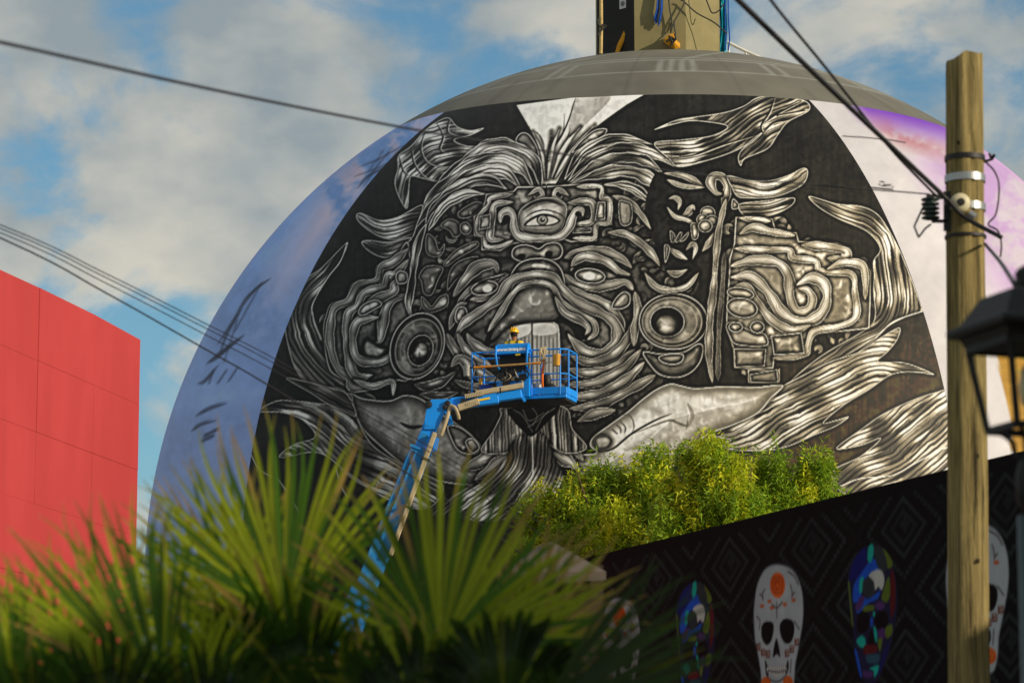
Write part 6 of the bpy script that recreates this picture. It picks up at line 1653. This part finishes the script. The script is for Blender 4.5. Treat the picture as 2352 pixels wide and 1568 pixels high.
# ------------------------------------------------------------------ fan palms in front
m_palm = mat('fan palm blade', (1, 1, 1), 0.42, 0.12, 5.0, spec=.45, attr='paint', trans=.46)
m_petio = mat('palm leaf stalk', srgb(96, 106, 40), 0.6, 0.2, 6)
m_ptrunk = mat('palm trunk fibre', srgb(84, 68, 48), 0.95, 0.3, 9, 0.6, 30)
def fan_leaf(root, foot, hub, theta, spread, rad, tilt, nseg=30, droop=.25, seed=0, dry=.12, yel=.0, split=.42, roll=0.0, dark=1.0):
    """one fan leaf: foot (stalk base) and hub in world space; theta = angle of the midrib in the vertical plane facing the camera"""
    r = random.Random(seed)
    hub = Vector(hub); foot = Vector(foot)
    th = R_(theta)
    mid = Vector((math.cos(th), -math.sin(R_(tilt)), math.sin(th))); mid.normalize()
    lat = mid.cross(Vector((0, -1, 0)));
    lat = (Matrix.Rotation(R_(roll), 3, mid) @ lat).normalized()
    nor = lat.cross(mid).normalized()
    V = []; F = []; Cc = []
    RS = [0.03, .14, .26, .36, split, .52, .62, .72, .82, .91, 1.0]
    for i in range(nseg):
        u = (i + .5) / nseg * 2 - 1
        a = u * R_(spread) + r.gauss(0, .012)
        da = 2 * R_(spread) / nseg
        L = rad * (1 - .22 * abs(u) ** 2) * r.uniform(.9, 1.04)
        bend = r.uniform(-.05, .05); tipbend = r.gauss(0, .10)
        isdry = r.random() < dry
        ydry = r.uniform(.88, 1.06) if not isdry else r.uniform(.45, .8)
        dr = droop * r.uniform(.6, 1.5)
        cg = Vector((0.060, 0.145, 0.008)) * r.uniform(.75, 1.25)
        if r.random() < .35 + yel: cg = Vector((0.28, 0.34, 0.010)) * r.uniform(.8, 1.25)
        ct = Vector((0.42, 0.28, 0.07)) * r.uniform(.75, 1.2)
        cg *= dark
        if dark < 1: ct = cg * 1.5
        n0 = len(V)
        for rr in RS:
            if rr <= split: w = math.tan(da / 2) * rr * L * 1.02
            else:
                t = (rr - split) / (1 - split)
                w = math.tan(da / 2) * split * L * min(1.0, (1 - t) * 1.7) ** .9 * (.96 - .12 * t) + .001
            aa = a + bend * max(0, rr - .4) + tipbend * max(0, rr - .62) ** 2 * 3
            dirv = mid * math.cos(aa) + lat * math.sin(aa)
            sdv = -mid * math.sin(aa) + lat * math.cos(aa)
            p = hub + dirv * (rr * L) + nor * (.10 * rad * (abs(u) ** 1.5) * rr)
            p.z -= dr * rad * max(0, rr - .5) ** 2
            fold = .36 * w
            c_ = cg if rr < ydry else ct
            if rr >= ydry - .1 and rr < ydry: c_ = cg.lerp(ct, .5)
            for sx, fz in ((-1, 0), (0, -1), (1, 0)):
                V.append(p + sdv * (sx * w) + nor * (fz * fold)); Cc.append(tuple(c_ * (1.25 if sx == 0 else 1.0)))
        for k in range(len(RS) - 1):
            b = n0 + k * 3
            F += [(b, b + 1, b + 4, b + 3), (b + 1, b + 2, b + 5, b + 4)]
    o = card_mesh('frond', np.array([tuple(v - root.location) for v in V]), np.array(F), np.array(Cc), m_palm, root)
    f0 = foot - root.location; h0 = hub - root.location
    md_ = f0.lerp(h0, .5) + Vector((0, 0, .06))
    MB().tube([Vector(p) for p in spline([tuple(f0), tuple(md_), tuple(h0 + mid * .03)])], list(np.linspace(.022, .012, 13)), 7).build('stalk', m_petio, o, smooth=True)
    return o
def palm(name, x, Y, h, label, leaves, filler, seed, fill_r=.62, fill_center=None):
    root = empty(name, (x, Y, 0)); tag(root, label, 'palm')
    mb = MB()
    prof = [(.20, 0)]
    z = .05
    while z < h:
        prof += [(.17, z), (.19, z + .05), (.16, z + .07)]; z += .09
    mb.lathe(prof, 16).build('trunk', m_ptrunk, root)
    crown = Vector((x, Y, h))
    for k, (hx, hy, hY, th, sp, rp, tl, kw) in enumerate(leaves):
        hub = at(hx, hy, hY)
        fan_leaf(root, crown, hub, th, sp, rp / FPX * hY, tl, seed=seed * 100 + k, **kw)
    r = random.Random(seed)
    for k in range(filler):
        a = r.uniform(0, 2 * math.pi); el = r.uniform(-.5, .7)
        hub = crown + Vector((math.cos(a) * .5, math.sin(a) * .5, .28 * el))
        th = math.degrees(math.atan2(math.sin(el) * .9, math.cos(a))) 
        fan_leaf(root, crown, hub, th, r.uniform(50, 75), fill_r * r.uniform(.8, 1.1), math.degrees(math.asin(max(-.95, min(.95, -math.sin(a) * .8)))), seed=seed * 1000 + k, nseg=24, droop=.5, dry=.3, roll=r.uniform(-30, 30))
    return root
SHADED = dict(dark=.32, yel=-.25, dry=.04)  # low fronds coloured darker green, their shade painted in
pc = at(760, 1560, 11.8)
palm('fan_palm', pc.x, 12.2, pc.z - .15, 'large fan palm with sunlit upright fronds before the boom lift', [
    (655, 1415, 11.8, 97, 58, 490, 6, dict(nseg=33, dry=.08, yel=.25, droop=.05)),
    (1010, 1490, 11.0, 78, 80, 480, 8, dict(nseg=39, dry=.05, yel=.35, droop=.06)),
    (490, 1500, 12.4, 114, 52, 350, 5, dict(nseg=27, dry=.15, yel=.6, droop=.15)),
    (860, 1580, 11.9, 96, 62, 300, 15, dict(nseg=30, dry=.06, yel=.2, droop=.2)),
    (1130, 1550, 11.2, 48, 36, 430, 5, dict(nseg=20, dry=.45, yel=.3, droop=.10)),
    (560, 1460, 12.0, 116, 48, 430, 4, dict(nseg=27, dry=.12, yel=.45, droop=.08)),
    (1120, 1560, 11.6, 58, 46, 380, 6, dict(nseg=26, dry=.08, yel=-.1, droop=.12)),
    (700, 1620, 11.2, 100, 80, 300, 35, dict(nseg=32, droop=.3, split=.6, **SHADED)),
    (560, 1620, 11.4, 118, 70, 320, 30, dict(nseg=30, droop=.3, split=.55, **SHADED)),
    (1160, 1640, 10.3, 92, 88, 270, 15, dict(nseg=36, droop=.25, split=.86, **SHADED)),
    (960, 1680, 10.4, 100, 80, 300, 25, dict(nseg=32, droop=.3, split=.7, **SHADED)),
    (800, 1680, 10.6, 92, 80, 270, 30, dict(nseg=32, droop=.3, split=.6, **SHADED)),
], 7, 3)
pc = at(1290, 1760, 10.0)
palm('fan_palm', pc.x, 10.3, pc.z - .1, 'shaded dark green fan palm leaning over the skull wall', [
    (1230, 1650, 9.8, 34, 26, 520, 0, dict(nseg=17, droop=.08, **SHADED)),
    (1190, 1710, 10.0, 24, 30, 500, 10, dict(nseg=19, droop=.15, **SHADED)),
    (1300, 1740, 9.9, 62, 55, 270, 15, dict(nseg=22, droop=.3, split=.6, **SHADED)),
], 2, 4)
pc = at(300, 1680, 10.5)
palm('fan_palm', pc.x, 10.9, pc.z - .1, 'fan palm spreading over the foot of the red building', [
    (372, 1605, 10.4, 126, 46, 530, 6, dict(nseg=30, dry=.10, yel=.2, droop=.08)),
    (150, 1660, 10.7, 124, 55, 440, 8, dict(nseg=30, dry=.12, yel=.1, droop=.15)),
    (40, 1690, 10.2, 138, 55, 420, 10, dict(nseg=28, dry=.12, droop=.2)),
    (260, 1620, 10.8, 116, 50, 440, 8, dict(nseg=29, dry=.12, yel=.3, droop=.12)),
    (20, 1620, 10.9, 110, 50, 380, 8, dict(nseg=27, dry=.12, yel=.2, droop=.15)),
    (430, 1640, 10.6, 98, 55, 340, 10, dict(nseg=29, dry=.08, yel=.45, droop=.2)),
    (260, 1720, 10.0, 108, 75, 330, 20, dict(nseg=30, droop=.3, split=.6, **SHADED)),
    (480, 1720, 10.0, 88, 75, 290, 20, dict(nseg=30, droop=.3, split=.6, **SHADED)),
    (80, 1730, 9.8, 100, 70, 260, 20, dict(nseg=28, droop=.3, split=.6, **SHADED)),
], 3, 5)
